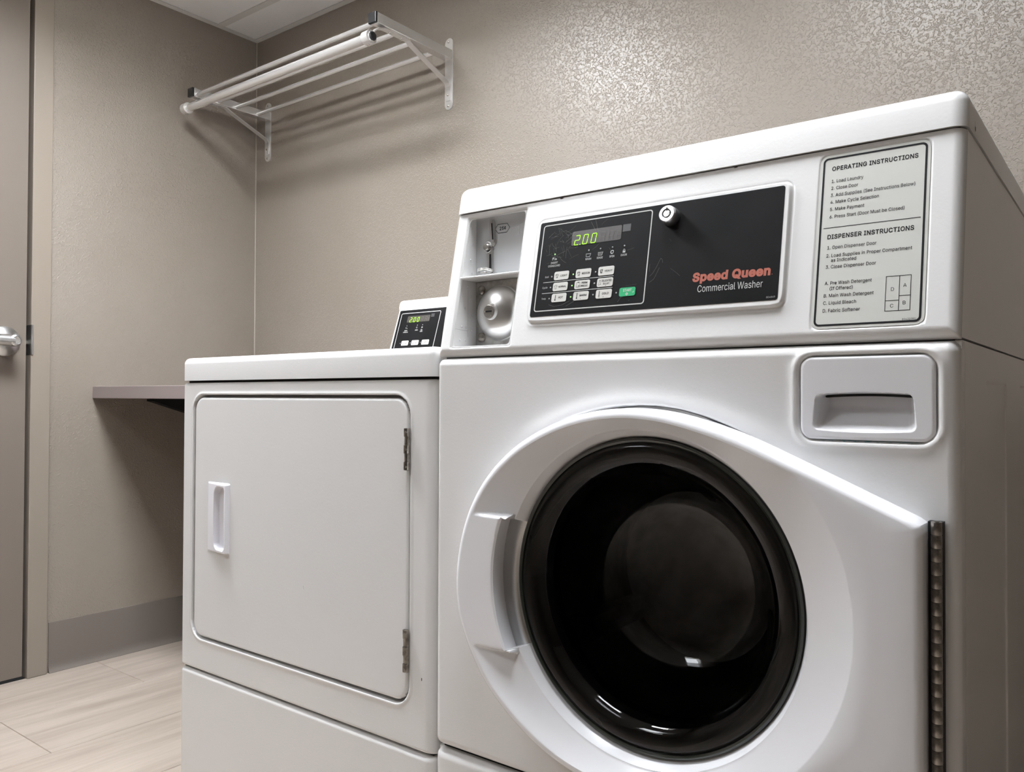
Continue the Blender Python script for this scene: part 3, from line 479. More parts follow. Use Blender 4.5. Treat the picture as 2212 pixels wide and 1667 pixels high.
def edge_round(d, r):
    """d = distance inside from the outline; quarter-round fall of radius r"""
    x = np.clip(r-d, 0, r); return np.sqrt(np.maximum(r*r-x*x, 0))-r

def axis(a, b, step, fine=()):
    pts = set(np.round(np.linspace(a, b, max(2, int(round((b-a)/step))+1)), 6))
    for c, half, st in fine:
        for x in np.arange(c-half, c+half+st/2, st):
            if a < x < b: pts.add(round(float(x), 6))
    for x in (a, b): pts.add(round(x, 6))
    out = []
    for x in sorted(pts):
        if not out or x-out[-1] > 2.5e-4: out.append(x)
    out[-1] = b
    return np.array(out)

def field(name, us, vs, fn, m, parent, fr, hole=None, skirt=None, label=None):
    U, V = np.meshgrid(us, vs, indexing='ij'); N = fn(U, V)
    nu, nv = U.shape
    P = np.stack([U, V, N], -1).reshape(-1, 3)
    idx = np.arange(nu*nv).reshape(nu, nv)
    q = np.stack([idx[:-1, :-1], idx[1:, :-1], idx[1:, 1:], idx[:-1, 1:]], -1)
    if hole is not None:
        cu_, cv_ = (us[:-1]+us[1:])/2, (vs[:-1]+vs[1:])/2
        CU, CV = np.meshgrid(cu_, cv_, indexing='ij')
        keep = ~hole(CU, CV); q = q[keep]
    F = q.reshape(-1, 4).tolist(); P = P.tolist()
    if skirt is not None:
        loop = list(idx[:, 0])+list(idx[-1, 1:])+list(idx[-2::-1, -1])+list(idx[0, -2:0:-1])
        base = len(P)
        for i in loop: P.append([P[i][0], P[i][1], skirt])
        L = len(loop)
        for k in range(L): F.append([int(loop[k]), base+k, base+(k+1) % L, int(loop[(k+1) % L])])
    return mesh(name, P, F, m, parent, True, 50, fr, label)

# ------------------------------------------------------------------ room shell
X0, X1, Y0, Y1 = -1.813, 2.40, -3.60, 0.9502
def slab(name, a, b, m, **k):
    bm = nb(); box(bm, a, b); return bobj(name, bm, m, **k)
def struct(o): o['kind'] = 'structure'; return o

struct(slab('wall_back', (X0-0.1, Y1, -0.05), (X1+0.1, Y1+0.1, CEIL+0.12), WALLB))
wl = struct(slab('wall_left', (X0-0.1, 0.1990, -0.05), (X0, Y1, CEIL+0.12), WALL))
# the rest of the left wall around the door opening
bm = nb(); box(bm, (X0-0.1, Y0, -0.05), (X0, -0.80, CEIL+0.12)); box(bm, (X0-0.1, -0.80, 2.055), (X0, 0.1990, CEIL+0.12))
bobj('wall_section', bm, WALL, wl)
struct(slab('wall_right', (X1, Y0-0.1, -0.05), (X1+0.1, Y1+0.1, CEIL+0.12), WALL))
struct(slab('wall_front', (X0-0.1, Y0-0.1, -0.05), (X1+0.1, Y0, CEIL+0.12), WALL))

# floor: pale planks, long side along y
fl = struct(slab('floor', (X0, Y0, -0.06), (X1, Y1, -0.0015), GROUT))
PW, PL = 0.2955, 1.18
edges_x = [X0]+[-1.511+PW*k for k in range(0, 13)]+[X1]
joint0 = [0.371, -0.0115, -0.394]
GAP = 0.0009
for c in range(len(edges_x)-1):
    xa, xb = edges_x[c], edges_x[c+1]
    if xb-xa < 0.02: continue
    j = joint0[c % 3]; ys = [Y0]
    k = -4
    while k < 4:
        y = j+PL*k
        if Y0+0.02 < y < Y1-0.02: ys.append(y)
        k += 1
    ys.append(Y1)
    for ya, yb_ in zip(ys, ys[1:]):
        bm = nb(); box(bm, (xa+GAP, ya+GAP, -0.012), (xb-GAP, yb_-GAP, 0.0), 0.0008, 1, lambda e: all(v.co.z > -0.001 for v in e.verts))
        bobj('plank', bm, PLANK, fl)

# ceiling: lay-in tiles in a painted grid
ce = struct(slab('ceiling', (X0, Y0, CEIL+0.24), (X1, Y1, CEIL+0.32), TILE))
TX = [X0]+[-1.19+0.6096*k for k in range(0, 6)]+[X1]
TY = [0.785-0.6096*k for k in range(0, 8)]; TY = [Y0]+sorted(TY)+[Y1]
TW = 0.0125
lit_cells = [(lx, ly) for (lx, ly), s in LIGHTS]
def is_lit(x, y): return any(abs(x-lx) < 0.05 and abs(y-ly) < 0.05 for lx, ly in lit_cells)
for i in range(len(TX)-1):
    for j in range(len(TY)-1):
        if TX[i+1]-TX[i] < 0.03 or TY[j+1]-TY[j] < 0.03: continue
        if is_lit(TX[i], TY[j]): continue
        a = TW*0.8
        bm = nb(); box(bm, (TX[i]+a, TY[j]+a, CEIL+0.0025), (TX[i+1]-a, TY[j+1]-a, CEIL+0.018))
        bobj('ceiling_tile', bm, TILE, ce)
for x in TX[1:-1]:
    bm = nb(); box(bm, (x-TW, Y0, CEIL), (x+TW, Y1, CEIL+0.03)); bobj('grid_bar', bm, GRID, ce)
for y in TY[1:-1]:
    bm = nb(); box(bm, (X0, y-TW, CEIL-0.0004), (X1, y+TW, CEIL+0.03)); bobj('grid_bar', bm, GRID, ce)
for nm, a, b in (('left', (X0, Y0+0.022), (X0+0.022, Y1-0.022)), ('back', (X0, Y1-0.022), (X1, Y1)), ('right', (X1-0.022, Y0+0.022), (X1, Y1-0.022)), ('front', (X0, Y0), (X1, Y0+0.022))):
    bm = nb(); box(bm, (a[0], a[1], CEIL-0.0012), (b[0], b[1], CEIL+0.001)); bobj('wall_angle', bm, GRID, ce)

# vinyl cove base
def cove(name, P0, P1, nrm):
    prof = [(0.0, 0.1520), (0.0030, 0.1515), (0.0034, 0.150), (0.0034, 0.030), (0.0045, 0.016), (0.0085, 0.006), (0.0130, 0.0016), (0.0130, 0.0), (0.0, 0.0)]
    V = []; F = []
    for P in (P0, P1):
        for d, z in prof: V.append((P[0]+nrm[0]*d, P[1]+nrm[1]*d, z))
    k = len(prof)
    for i in range(k-1): F.append((i, i+1, k+i+1, k+i))
    F.append(tuple(range(k))); F.append(tuple(range(2*k-1, k-1, -1)))
    bm = nb(); vs = [bm.verts.new(v) for v in V]
    for f in F: bm.faces.new([vs[i] for i in f])
    bmesh.ops.recalc_face_normals(bm, faces=bm.faces)
    return struct(bobj(name, bm, VINYL, smooth=True, angle=40))
bm = nb(); cyl(bm, (X0+0.0012, Y1-0.0012, 0.1), (X0+0.0012, Y1-0.0012, CEIL-0.001), 0.0024, seg=8); bobj('corner_bead', bm, mat('caulk', srgb(176, 168, 158), 0.35), wl, label='thin caulk line in the corner')
cove('baseboard_left', (X0, 0.2297), (X0, Y1), (1, 0))
cove('baseboard_back', (X0+0.014, Y1), (X1, Y1), (0, -1))

# door in the left wall with its steel frame
D0, D1 = -0.7450, 0.1560
dr = struct(slab('door_1', (X0-0.040, D0, 0.010), (X0+0.004, D1, 2.030), DOORPAINT))
fr_ = nb()
box(fr_, (X0-0.09, 0.1668, 0.0), (X0+0.012, 0.2225, 2.09), 0.002, 2)
box(fr_, (X0-0.09, -0.8115, 0.0), (X0+0.012, -0.7558, 2.09), 0.002, 2)
box(fr_, (X0-0.09, -0.7558, 2.036), (X0+0.012, 0.1668, 2.09), 0.002, 2)
tr = struct(bobj('trim_1', fr_, DOORPAINT_LIT))
bm = nb(); box(bm, (X0-0.09, 0.150, 0.0), (X0-0.055, 0.1668, 2.036)); bobj('door_stop', bm, DARKGAP, tr)
# strike plate with its curled lip
V = []; F = []
prof = [(0.1664, -0.03), (0.1664, 0.011), (0.1672, 0.0140), (0.1690, 0.0152), (0.1712, 0.0150), (0.1730, 0.0136)]
for z in (0.9635, 1.0525):
    for y, n in prof: V.append((X0+n, y, z))
for i in range(len(prof)-1): F.append((i, i+1, len(prof)+i+1, len(prof)+i))
st = mesh('strike_plate', V, F, SATIN, tr, label='satin steel strike plate')
md = st.modifiers.new('t', 'SOLIDIFY'); md.thickness = 0.0012
bm = nb(); box(bm, (X0-0.028, 0.1545, 0.995), (X0-0.008, 0.1665, 1.008), 0.002, 1); bobj('latch_bolt', bm, STEEL, dr, label='bright latch bolt')
# lever handle: rose, neck, lever body with the key cylinder
KU, KV = 0.0965, 1.000
bm = nb(); lathe(bm, [(0.0435, 0.004), (0.0435, 0.007), (0.040, 0.011), (0.027, 0.018), (0.020, 0.022), (0.0, 0.022)], 48)
kn = bobj('door_handle', bm, SATIN, dr, smooth=True, angle=30, fr=at(LWALL, KU, KV), label='satin chrome lever handle')
bm = nb(); lathe(bm, [(0.019, 0.020), (0.0165, 0.034), (0.0165, 0.050), (0.0, 0.050)], 32)
bobj('neck', bm, SATIN, kn, smooth=True, fr=at(LWALL, KU, KV))
bm = nb()
tube(bm, [(KU+0.004, KV, 0.060), (KU-0.03, KV+0.001, 0.060), (KU-0.075, KV, 0.058), (KU-0.115, KV-0.002, 0.053)], 0.0168, 20)
lathe_bm = nb(); lathe(lathe_bm, [(0.0165, 0.040), (0.0172, 0.064), (0.0162, 0.074), (0.0120, 0.0765), (0.0112, 0.0745), (0.0, 0.0745)], 32)
bobj('lever', bm, SATIN, kn, smooth=True, fr=LWALL)
bobj('cylinder_housing', lathe_bm, SATIN, kn, smooth=True, fr=at(LWALL, KU+0.006, KV))
bm = nb(); lathe(bm, [(0.0098, 0.0740), (0.0098, 0.0752), (0.0, 0.0754)], 24); box(bm, (-0.004, -0.0010, 0.0750), (0.004, 0.0010, 0.0758))
bobj('key_cylinder', bm, STEEL, kn, fr=at(LWALL, KU+0.006, KV))

# ------------------------------------------------------------------ ceiling lights
for k, ((lx, ly), s) in enumerate(LIGHTS):
    cx, cy = lx+0.3048, ly+0.3048
    t = thing('ceiling_light', (cx, cy, CEIL), ['square recessed ceiling light nearest the door wall', 'square recessed ceiling light above the washing machine', 'square recessed ceiling light farthest from the machines, out in the room'][k], 'ceiling light', 'recessed ceiling lights')
    h = 0.3048-TW
    bm = nb(); P = [(-h, -h), (h, -h), (h, h), (-h, h)]; q = h-0.022; Q = [(-q, -q), (q, -q), (q, q), (-q, q)]
    A = [bm.verts.new((x, y, 0.002)) for x, y in P]; B = [bm.verts.new((x, y, 0.0)) for x, y in Q]; Cc = [bm.verts.new((x, y, RECESS)) for x, y in Q]
    Dd = [bm.verts.new((x, y, RECESS+0.02)) for x, y in P]
    for i in range(4):
        j = (i+1) % 4
        bm.faces.new((A[i], A[j], B[j], B[i])); bm.faces.new((B[i], B[j], Cc[j], Cc[i])); bm.faces.new((A[j], A[i], Dd[i], Dd[j]))
    bm.faces.new(Dd)
    bobj('light_frame', bm, GRID, t, fr=Matrix.Translation((cx, cy, CEIL)))
    em = bpy.data.materials.new('light diffuser'); em.use_nodes = True
    b = em.node_tree.nodes['Principled BSDF']; b.inputs['Base Color'].default_value = (0.8, 0.8, 0.8, 1)
    b.inputs['Emission Color'].default_value = (*LIGHT_COL, 1); b.inputs['Emission Strength'].default_value = s
    bm = nb(); box(bm, (cx-q, cy-q, CEIL+RECESS-0.006), (cx+q, cy+q, CEIL+RECESS-0.001)); bobj('diffuser', bm, em, t)

# ------------------------------------------------------------------ WASHING MACHINE
W = 0.683
ws = thing('washing_machine', (0.3415, 0.35, 0), 'tall white front loading coin washer with a round black glass door and control panel', 'washing machine')

# cabinet body with pressed ribs on the visible flank
bm = nb(); box(bm, (0.0015, 0.02, 0.012), (W-0.004, 0.70, 0.894))
bmesh.ops.delete(bm, geom=[f for f in bm.faces if f.normal.y < -0.9], context='FACES_ONLY')
bobj('cabinet', bm, ENAMEL_SIDE, ws)
def side_fn(U, V):
    n = np.zeros_like(U)-0.0006
    for a, b in ((0.174, 0.352), (0.503, 0.672)):
        d = sd_rr(U, V, a, 0.05, b, 0.861, 0.004); n = n-0.0022*ss(-d, 0, 0.004)
    n = n-0.0012*np.exp(-((U-0.0165)/0.0012)**2)
    return n
field('side_panel', axis(0.013, 0.70, 0.02, [(0.0165, 0.004, 0.0008), (0.174, 0.008, 0.001), (0.352, 0.008, 0.001), (0.503, 0.008, 0.001), (0.672, 0.008, 0.001)]),
      axis(0.012, 0.8980, 0.03, [(0.861, 0.008, 0.001), (0.05, 0.008, 0.001)]), side_fn, ENAMEL_SIDE, ws, SIDE, skirt=-0.006)
def lfn(U, V): return np.zeros_like(U)

# front panel: rounded edges, drawer channel, raised lip round the top of the door
def front_fn(U, V):
    d = sd_rr(U, V, 0, 0.3352, W, 0.8972, 0.012)
    n = edge_round(-d, 0.0115)
    # left edge is tighter
    c = sd_rr(U, V, 0.5275, 0.7940, 0.6660, 0.8878, 0.020)
    n = n-0.0062*ss(-c, 0.0, 0.0045)
    n = n+0.0018*np.exp(-((c-0.003)/0.004)**2)
    r = np.hypot(U-0.3368, V-0.5296)-0.3029
    fade = ss(V, 0.775, 0.812)
    n = n-0.0100*ss(-r, 0.0, 0.0045)*fade+0.0022*np.exp(-((r-0.004)/0.010)**2)*fade*(r > -0.006)
    return n
field('front_panel', axis(0, W, 0.0045, [(0.0, 0.014, 0.0012), (W, 0.015, 0.0012), (0.53, 0.008, 0.0011), (0.6635, 0.009, 0.0011)]),
      axis(0.3352, 0.8972, 0.0045, [(0.8972, 0.014, 0.0011), (0.3352, 0.014, 0.0012), (0.797, 0.008, 0.0011), (0.885, 0.008, 0.0011), (0.820, 0.022, 0.0016)]),
      front_fn, ENAMEL, ws, FRONT, hole=lambda U, V: (np.hypot(U-0.350, V-0.604) < 0.196) | ((abs(U-0.5968) < 0.056) & (abs(V-0.8265) < 0.023)), skirt=-0.03)
def low_fn(U, V):
    d = sd_rr(U, V, 0, 0.03, W, 0.3290, 0.010); return edge_round(-d, 0.0125)
field('lower_panel', axis(0, W, 0.02, [(0.0, 0.014, 0.0012), (W, 0.014, 0.0012)]), axis(0.03, 0.3290, 0.02, [(0.3290, 0.014, 0.0012), (0.03, 0.013, 0.002)]), low_fn, ENAMEL, ws, FRONT, skirt=-0.03)
bm = nb(); box(bm, (0.006, 0.016, 0.3275), (W-0.006, 0.03, 0.3365)); bobj('seam_gap', bm, DARKGAP, ws)
bm = nb(); box(bm, (0.01, 0.012, 0.893), (W-0.01, 0.6, 0.9035)); bobj('seam_gap', bm, DARKGAP, ws)
ft = None
for x in (0.06, W-0.06):
    for y in (0.07, 0.64):
        if ft is None:
            bm = nb(); cyl(bm, (x, y, 0.0), (x, y, 0.035), 0.02); ft = bobj('levelling_foot', bm, BLACKCAP, ws); f0 = (x, y)
        else: inst(ft, ws, offset=(x-f0[0], y-f0[1], 0))

# control housing (tilted face with the coin recess cut out)
HU0, HU1, HV0, HV1 = 0.0265, 0.1330, 0.0130, 0.2108
def con_fn(U, V):
    d = sd_rr(U, V, 0.0, 0.0005, W, 0.2325, 0.012)
    e = np.minimum(np.minimum(U, W-U)+0*V, V-0.0005)
    n = edge_round(e, 0.0115)
    p = sd_rr(U, V, 0.1610, 0.0415, 0.5110, 0.1880, 0.010)
    n = n+0.0042*ss(-p, -0.0008, 0.0016)-0.0006*np.exp(-((p-0.0018)/0.0012)**2)
    l = sd_rr(U, V, 0.5400, 0.0128, 0.6530, 0.2134, 0.010)
    n = n-0.0016*ss(-l, -0.001, 0.0016)
    h = sd_rr(U, V, HU0, HV0, HU1, HV1, 0.001)
    n = n-0.0022*np.exp(-(np.maximum(h, 0)/0.0018)**2)
    return n
def hole(U, V): return (U > HU0) & (U < HU1) & (V > HV0) & (V < HV1)
us = axis(0, W, 0.006, [(0.0, 0.013, 0.0010), (W, 0.013, 0.0010), (0.1620, 0.004, 0.0005), (0.5100, 0.004, 0.0005), (0.541, 0.004, 0.0008), (0.652, 0.004, 0.0008), (HU0-0.004, 0.004, 0.001), (HU1+0.004, 0.004, 0.001)])
vs = axis(0.0005, 0.2188, 0.006, [(0.0, 0.014, 0.0009), (0.0420, 0.004, 0.0005), (0.1875, 0.004, 0.0005), (0.214, 0.004, 0.0008), (HV0-0.003, 0.003, 0.0008)])
def snap(A, vals):
    for x in vals:
        i = int(np.argmin(abs(A-x))); A[i] = x
    return A
us = snap(us, (HU0, HU1)); vs = snap(vs, (HV0, HV1))
field('control_housing', us, vs, con_fn, ENAMEL, ws, CON, hole=hole, skirt=-0.012)
# flanks and body of the housing
def prism_x(name, prof, x0, x1, m, parent, label=None, bev=0):
    bm = nb(); A = [bm.verts.new((x0, y, z)) for y, z in prof]; B = [bm.verts.new((x1, y, z)) for y, z in prof]
    bm.faces.new(A); bm.faces.new(B[::-1])
    for i in range(len(prof)):
        j = (i+1) % len(prof); bm.faces.new((A[j], A[i], B[i], B[j]))
    bmesh.ops.recalc_face_normals(bm, faces=bm.faces)
    return bobj(name, bm, m, parent, label=label)
prism_x('housing_side', [(0.0110, 0.9004), (0.054, 1.1148), (0.70, 1.1148), (0.70, 0.9004)], W-0.010, W-0.0004, ENAMEL_SIDE, ws)
prism_x('housing_side', [(0.0110, 0.9004), (0.054, 1.1148), (0.70, 1.1148), (0.70, 0.9004)], 0.0004, 0.010, ENAMEL_SIDE, ws)
bm = nb(); box(bm, (0.01, 0.69, 0.901), (W-0.01, 0.70, 1.1148)); bobj('housing_back', bm, ENAMEL_SIDE, ws)

# lid
bm = nb(); box(bm, (-0.0008, 0.0405, 1.1162), (W+0.0012, 0.705, 1.1580))
top_e = [e for e in bm.edges if all(v.co.z > 1.15 for v in e.verts)]
ver_e = [e for e in bm.edges if abs(e.verts[0].co.z-e.verts[1].co.z) > 0.01]
bmesh.ops.bevel(bm, geom=top_e+ver_e, offset=0.0145, segments=6, profile=0.5, affect='EDGES')
for v in bm.verts:
    if v.co.y < 0.06: v.co.y += (v.co.z-1.1162)*0.20
bobj('lid', bm, ENAMEL, ws, smooth=True, angle=60)
bm = nb(); box(bm, (0.006, 0.048, 1.1135), (W-0.006, 0.69, 1.1180)); bobj('lid_gap', bm, DARKGAP, ws)

# dispenser drawer with its scooped grip
def dw_fn(U, V):
    d = sd_rr(U, V, 0.5312, 0.7973, 0.6622, 0.8845, 0.0125)
    n = 0.0012+edge_round(-d, 0.0035)
    t = np.clip((V-0.8075)/(0.8456-0.8075), 0, 1)
    cu_ = 0.5948; uu = (U-cu_)/0.0505
    lo = 0.8075-0.0022*(1-uu**2); hi = 0.8448+0.0022*(1-uu**2)
    half = 0.0510-0.0035*t
    a = np.maximum(np.abs(U-cu_)-half, np.maximum(lo-V, V-hi))
    dx = np.abs(U-cu_)-(half-0.006); dy = np.abs(V-(lo+hi)/2)-((hi-lo)/2-0.006)
    g = np.hypot(np.maximum(dx, 0), np.maximum(dy, 0))+np.minimum(np.maximum(dx, dy), 0)-0.006
    ramp = 0.0035+0.0215*np.clip((V-0.8085)/0.0215, 0, 1)**0.85
    wallr = ss(-g, 0.0, 0.0028)
    sidef = ss(half-np.abs(U-cu_), 0.0, 0.009)
    slot = 0.010*ss(V, hi-0.0040, hi-0.0018)
    return n-(ramp*(0.35+0.65*sidef)+slot*sidef)*wallr
dw = field('dispenser_drawer', axis(0.5312, 0.6622, 0.003, [(0.5312, 0.005, 0.0006), (0.6622, 0.005, 0.0006), (0.5465, 0.012, 0.0008), (0.6430, 0.012, 0.0008)]),
      axis(0.7973, 0.8845, 0.002, [(0.7973, 0.005, 0.0006), (0.8845, 0.005, 0.0006), (0.8455, 0.006, 0.0005), (0.8070, 0.006, 0.0006)]), dw_fn, PLASTIC, ws, FRONT, skirt=-0.0058, label='white drawer front with scooped grip')
bm = nb(); us_ = np.linspace(0.5520, 0.6376, 20); hi_ = [0.8448+0.0022*(1-((u-0.5948)/0.0505)**2) for u in us_]
poly(bm, [(u, h-0.0014) for u, h in zip(us_, hi_)][::-1]+[(u, h-0.0042) for u, h in zip(us_, hi_)], -0.0246, -0.0190); bobj('grip_slot', bm, DARKGAP, dw, fr=FRONT)
# blue residue left along the lower lip of the drawer channel
rs = []
bm = nb()
prev = None
for i in range(41):
    u = 0.5405+0.118*i/40
    a = 0.7950+0.0004*math.sin(i*1.7); b = 0.7974
    e = min(i, 40-i)/6
    b = a+(b-a)*min(1, e+0.15)
    va, vb = bm.verts.new((u, a, -0.0008)), bm.verts.new((u, b, -0.0040))
    if prev: bm.faces.new((prev[0], va, vb, prev[1]))
    prev = (va, vb)
bobj('detergent_residue', bm, RESIDUE, ws, fr=FRONT, label='bluish dried detergent under the drawer')

# round door -------------------------------------------------------------------------------
DC = (0.350, 0.603)
up = [(-135.65, .258), (-145.04, .2668), (-152.7, .2725), (-159.3, .2762), (-164.4, .2798), (-171.3, .2817), (-175.6, .2812), (172.7, .2762), (163, .2713), (154.5, .2656),
      (145.5, .258), (134.8, .2483), (124.3, .2392), (113, .2325), (101.1, .2272), (93.5, .2252), (82.6, .2238), (71.6, .2243), (61.1, .2293), (53.9, .2358), (39.93, .2577)]
low = [(-54, .2405), (-62, .2345), (-72, .2305), (-82, .231), (-93, .2335), (-101, .236), (-113, .2425), (-124, .2495)]
OUT = [(DC[0]+r*math.cos(math.radians(a)), DC[1]+r*math.sin(math.radians(a))) for a, r in up]
OUT += [(0.6480, 0.7240), (0.6545, 0.7195), (0.6565, 0.7120), (0.6565, 0.4840), (0.6545, 0.4765), (0.6480, 0.4720), (0.5476, 0.4276)]
OUT += [(DC[0]+r*math.cos(math.radians(a)), DC[1]+r*math.sin(math.radians(a))) for a, r in low]
OUT = [np.array(p) for p in OUT]
def ray_out(phi):
    d = np.array((math.cos(phi), math.sin(phi))); best = 0
    for i in range(len(OUT)):
        a, b = OUT[i]-np.array(DC), OUT[(i+1) % len(OUT)]-np.array(DC)
        e = b-a; det = d[0]*(-e[1])-d[1]*(-e[0])
        if abs(det) < 1e-12: continue
        t = (a[0]*(-e[1])-a[1]*(-e[0]))/det; s = (d[0]*a[1]-d[1]*a[0])/det
        if t > 0 and -1e-9 <= s <= 1+1e-9: best = max(best, t)
    return best
def ray_circ(phi, c, r):
    d = np.array((math.cos(phi), math.sin(phi))); o = np.array(DC)-np.array(c)
    b = o@d; return -b+math.sqrt(b*b-(o@o-r*r))
NPH = 1440
PH = [2*math.pi*k/NPH for k in range(NPH)]
RO = np.array([ray_out(p) for p in PH])
sm = RO.copy()
for _ in range(680):
    sm = (np.roll(sm, 1)+2*sm+np.roll(sm, -1))/4
deg = np.degrees(np.array(PH)); deg = np.where(deg > 180, deg-360, deg)
wr = np.clip((abs(deg)-46)/14, 0, 1)
RO = RO*(1-wr)+sm*wr
NF = 0.038                                   # how far the door face stands proud of the cabinet
ZH, ZL = 0.6816, 0.5083                      # upper and lower end of the hand grip
TS = [0.04+0.92*q/17 for q in range(18)]
NT = len(TS)
def door_profile(k):
    phi = PH[k]; R = RO[k]
    rd = R-0.011 if math.cos(phi) < 0 else min(R-0.011, ray_circ(phi, (0.367, 0.6085), 0.229))
    rc = ray_circ(phi, (0.3470, 0.6032), 0.1982); rg = ray_circ(phi, (0.350, 0.604), 0.1885)
    drop = 0.0170
    P = [(rg, 0.004), (rg+(rc-rg)*0.45, 0.0112), (rg+(rc-rg)*0.9, NF-drop-0.0021), (rc+0.0002, NF-drop-0.0005), (rc+0.002, NF-drop)]
    for t in TS:
        P.append((rc+0.002+(rd-rc-0.002)*t, NF-drop*(1-t)))
    P.append((rd, NF))
    Re = R-0.0085
    for t in (0.33, 0.66): P.append((rd+(Re-rd)*t, NF))
    for a in (0, 22, 45, 67, 90):
        P.append((Re+0.0085*math.sin(math.radians(a)), NF-0.0085+0.0085*math.cos(math.radians(a))))
    P += [(R+0.0005, 0.012), (R+0.0005, -0.004)]
    # hand grip: the face stays proud and is undercut at its inner edge
    rh = rc+0.0105
    G = [(rh+0.010, 0.000), (rh+0.006, 0.012), (rh+0.001, NF-0.010), (rh+0.0005, NF-0.0022), (rh+0.003, NF-0.0003)]
    for t in TS: G.append((rh+0.003+(rd-rh-0.003)*t, NF))
    G += P[5+NT:]
    z = DC[1]+math.sin(phi)*0.23
    dist = min(ZH-(DC[1]+math.sin(phi)*rh), (DC[1]+math.sin(phi)*rh)-ZL) if math.cos(phi) < 0 else -1
    w_ = min(1, max(0, (dist+0.0015)/0.0030)); w_ = w_*w_*(3-2*w_)
    return [(a[0]*(1-w_)+b[0]*w_, a[1]*(1-w_)+b[1]*w_) for a, b in zip(P, G)], w_
V = []; F = []
profs = [door_profile(k) for k in range(NPH)]
NP_ = len(profs[0][0])
for k in range(NPH):
    pr, w_ = profs[k]
    for i, (r, n) in enumerate(pr):
        u, v = DC[0]+r*math.cos(PH[k]), DC[1]+r*math.sin(PH[k])
        if 3 <= i <= 5+NT:                     # straight, level ridges at both ends of the grip
            if math.cos(PH[k]) < 0 and r > 0.198:
                dd = min(ZH-v, v-ZL); ww = min(1, max(0, (dd+0.0050)/0.0065)); ww = ww*ww*(3-2*ww)
                n0 = None
                rc = ray_circ(PH[k], (0.3470, 0.6032), 0.1982)
                rd = min(RO[k]-0.011, 9)
                t = min(1, max(0, (r-rc-0.002)/(rd-rc-0.002)))
                n = (NF-0.0170*(1-t))*(1-ww)+NF*ww if i > 4 else n
        V.append((u, v, n))
for k in range(NPH):
    j = (k+1) % NPH
    for i in range(NP_-1): F.append((k*NP_+i, k*NP_+i+1, j*NP_+i+1, j*NP_+i))
door = mesh('door', V, F, PLASTIC, ws, True, 28, FRONT, label='white round door frame widening towards its hinge')
# steel ring seen through the hand grip
bm = nb(); lathe(bm, [(0.1840, 0.004), (0.1890, 0.0052), (0.1925, 0.0085), (0.1975, 0.0100), (0.2030, 0.0085), (0.2075, 0.005), (0.2150, 0.003), (0.2260, 0.002)], 120)
bobj('door_ring', bm, SATIN, door, smooth=True, fr=at(FRONT, 0.350, 0.604), label='bare steel ring behind the grip')
bm = nb(); lathe(bm, [(0.1895, 0.004), (0.1885, 0.0100), (0.1860, 0.0118), (0.1835, 0.0100), (0.1820, 0.002)], 120)
bobj('glass_rim', bm, GLASSEDGE, door, smooth=True, fr=at(FRONT, 0.350, 0.604), label='greenish black rim of the glass')
gp = [(0.1830, 0.0060), (0.1815, 0.0100), (0.1775, 0.0122), (0.1720, 0.0126), (0.1660, 0.0112), (0.1600, 0.0078), (0.1550, 0.0028), (0.1512, -0.0040), (0.1480, -0.0130), (0.1440, -0.0280), (0.1395, -0.0450), (0.1340, -0.0620), (0.1270, -0.0780),
      (0.1180, -0.0915), (0.1070, -0.1020), (0.0940, -0.1095), (0.0790, -0.1147), (0.0600, -0.1182), (0.0380, -0.1202), (0.0180, -0.1210), (0.0, -0.1212)]
gb = [(r+(0.006 if n > -0.09 else 0.006*r/0.118) if r > 0 else 0.0, n-(0.001 if n > -0.04 else 0.0035 if n > -0.08 else 0.0065)) for r, n in gp[::-1] if r < 0.165]+[(0.1760, 0.0040), (0.1830, 0.0040)]
bm = nb(); lathe(bm, gp+gb, 128)
bmesh.ops.remove_doubles(bm, verts=bm.verts, dist=1e-5); bmesh.ops.recalc_face_normals(bm, faces=bm.faces)
gl = bobj('door_glass', bm, GLASS, door, smooth=True, angle=80, fr=at(FRONT, 0.350, 0.604), label='smoked black glass bowl')
bm = nb(); lathe(bm, [(0.205, -0.002), (0.205, -0.030), (0.190, -0.045), (0.205, -0.060), (0.215, -0.075)], 96)
bobj('door_gasket', bm, RUBBER, ws, smooth=True, fr=at(FRONT, 0.350, 0.604))
bm = nb(); lathe(bm, [(0.215, -0.075), (0.285, -0.090), (0.290, -0.11), (0.290, -0.50), (0.25, -0.52), (0.0, -0.53)], 96)
bobj('drum', bm, DRUM, ws, smooth=True, angle=40, fr=at(FRONT, 0.350, 0.604))
bf = None
for a in (90, 210, 330):
    q = math.radians(a); c, s_ = math.cos(q), math.sin(q)
    bm = nb(); poly(bm, [(0.286*c-0.035*s_, 0.286*s_+0.035*c), (0.286*c+0.035*s_, 0.286*s_-0.035*c), (0.215*c+0.012*s_, 0.215*s_-0.012*c), (0.215*c-0.012*s_, 0.215*s_+0.012*c)], -0.47, -0.13)
    bobj('drum_baffle', bm, DRUM, ws, fr=at(FRONT, 0.350, 0.604))
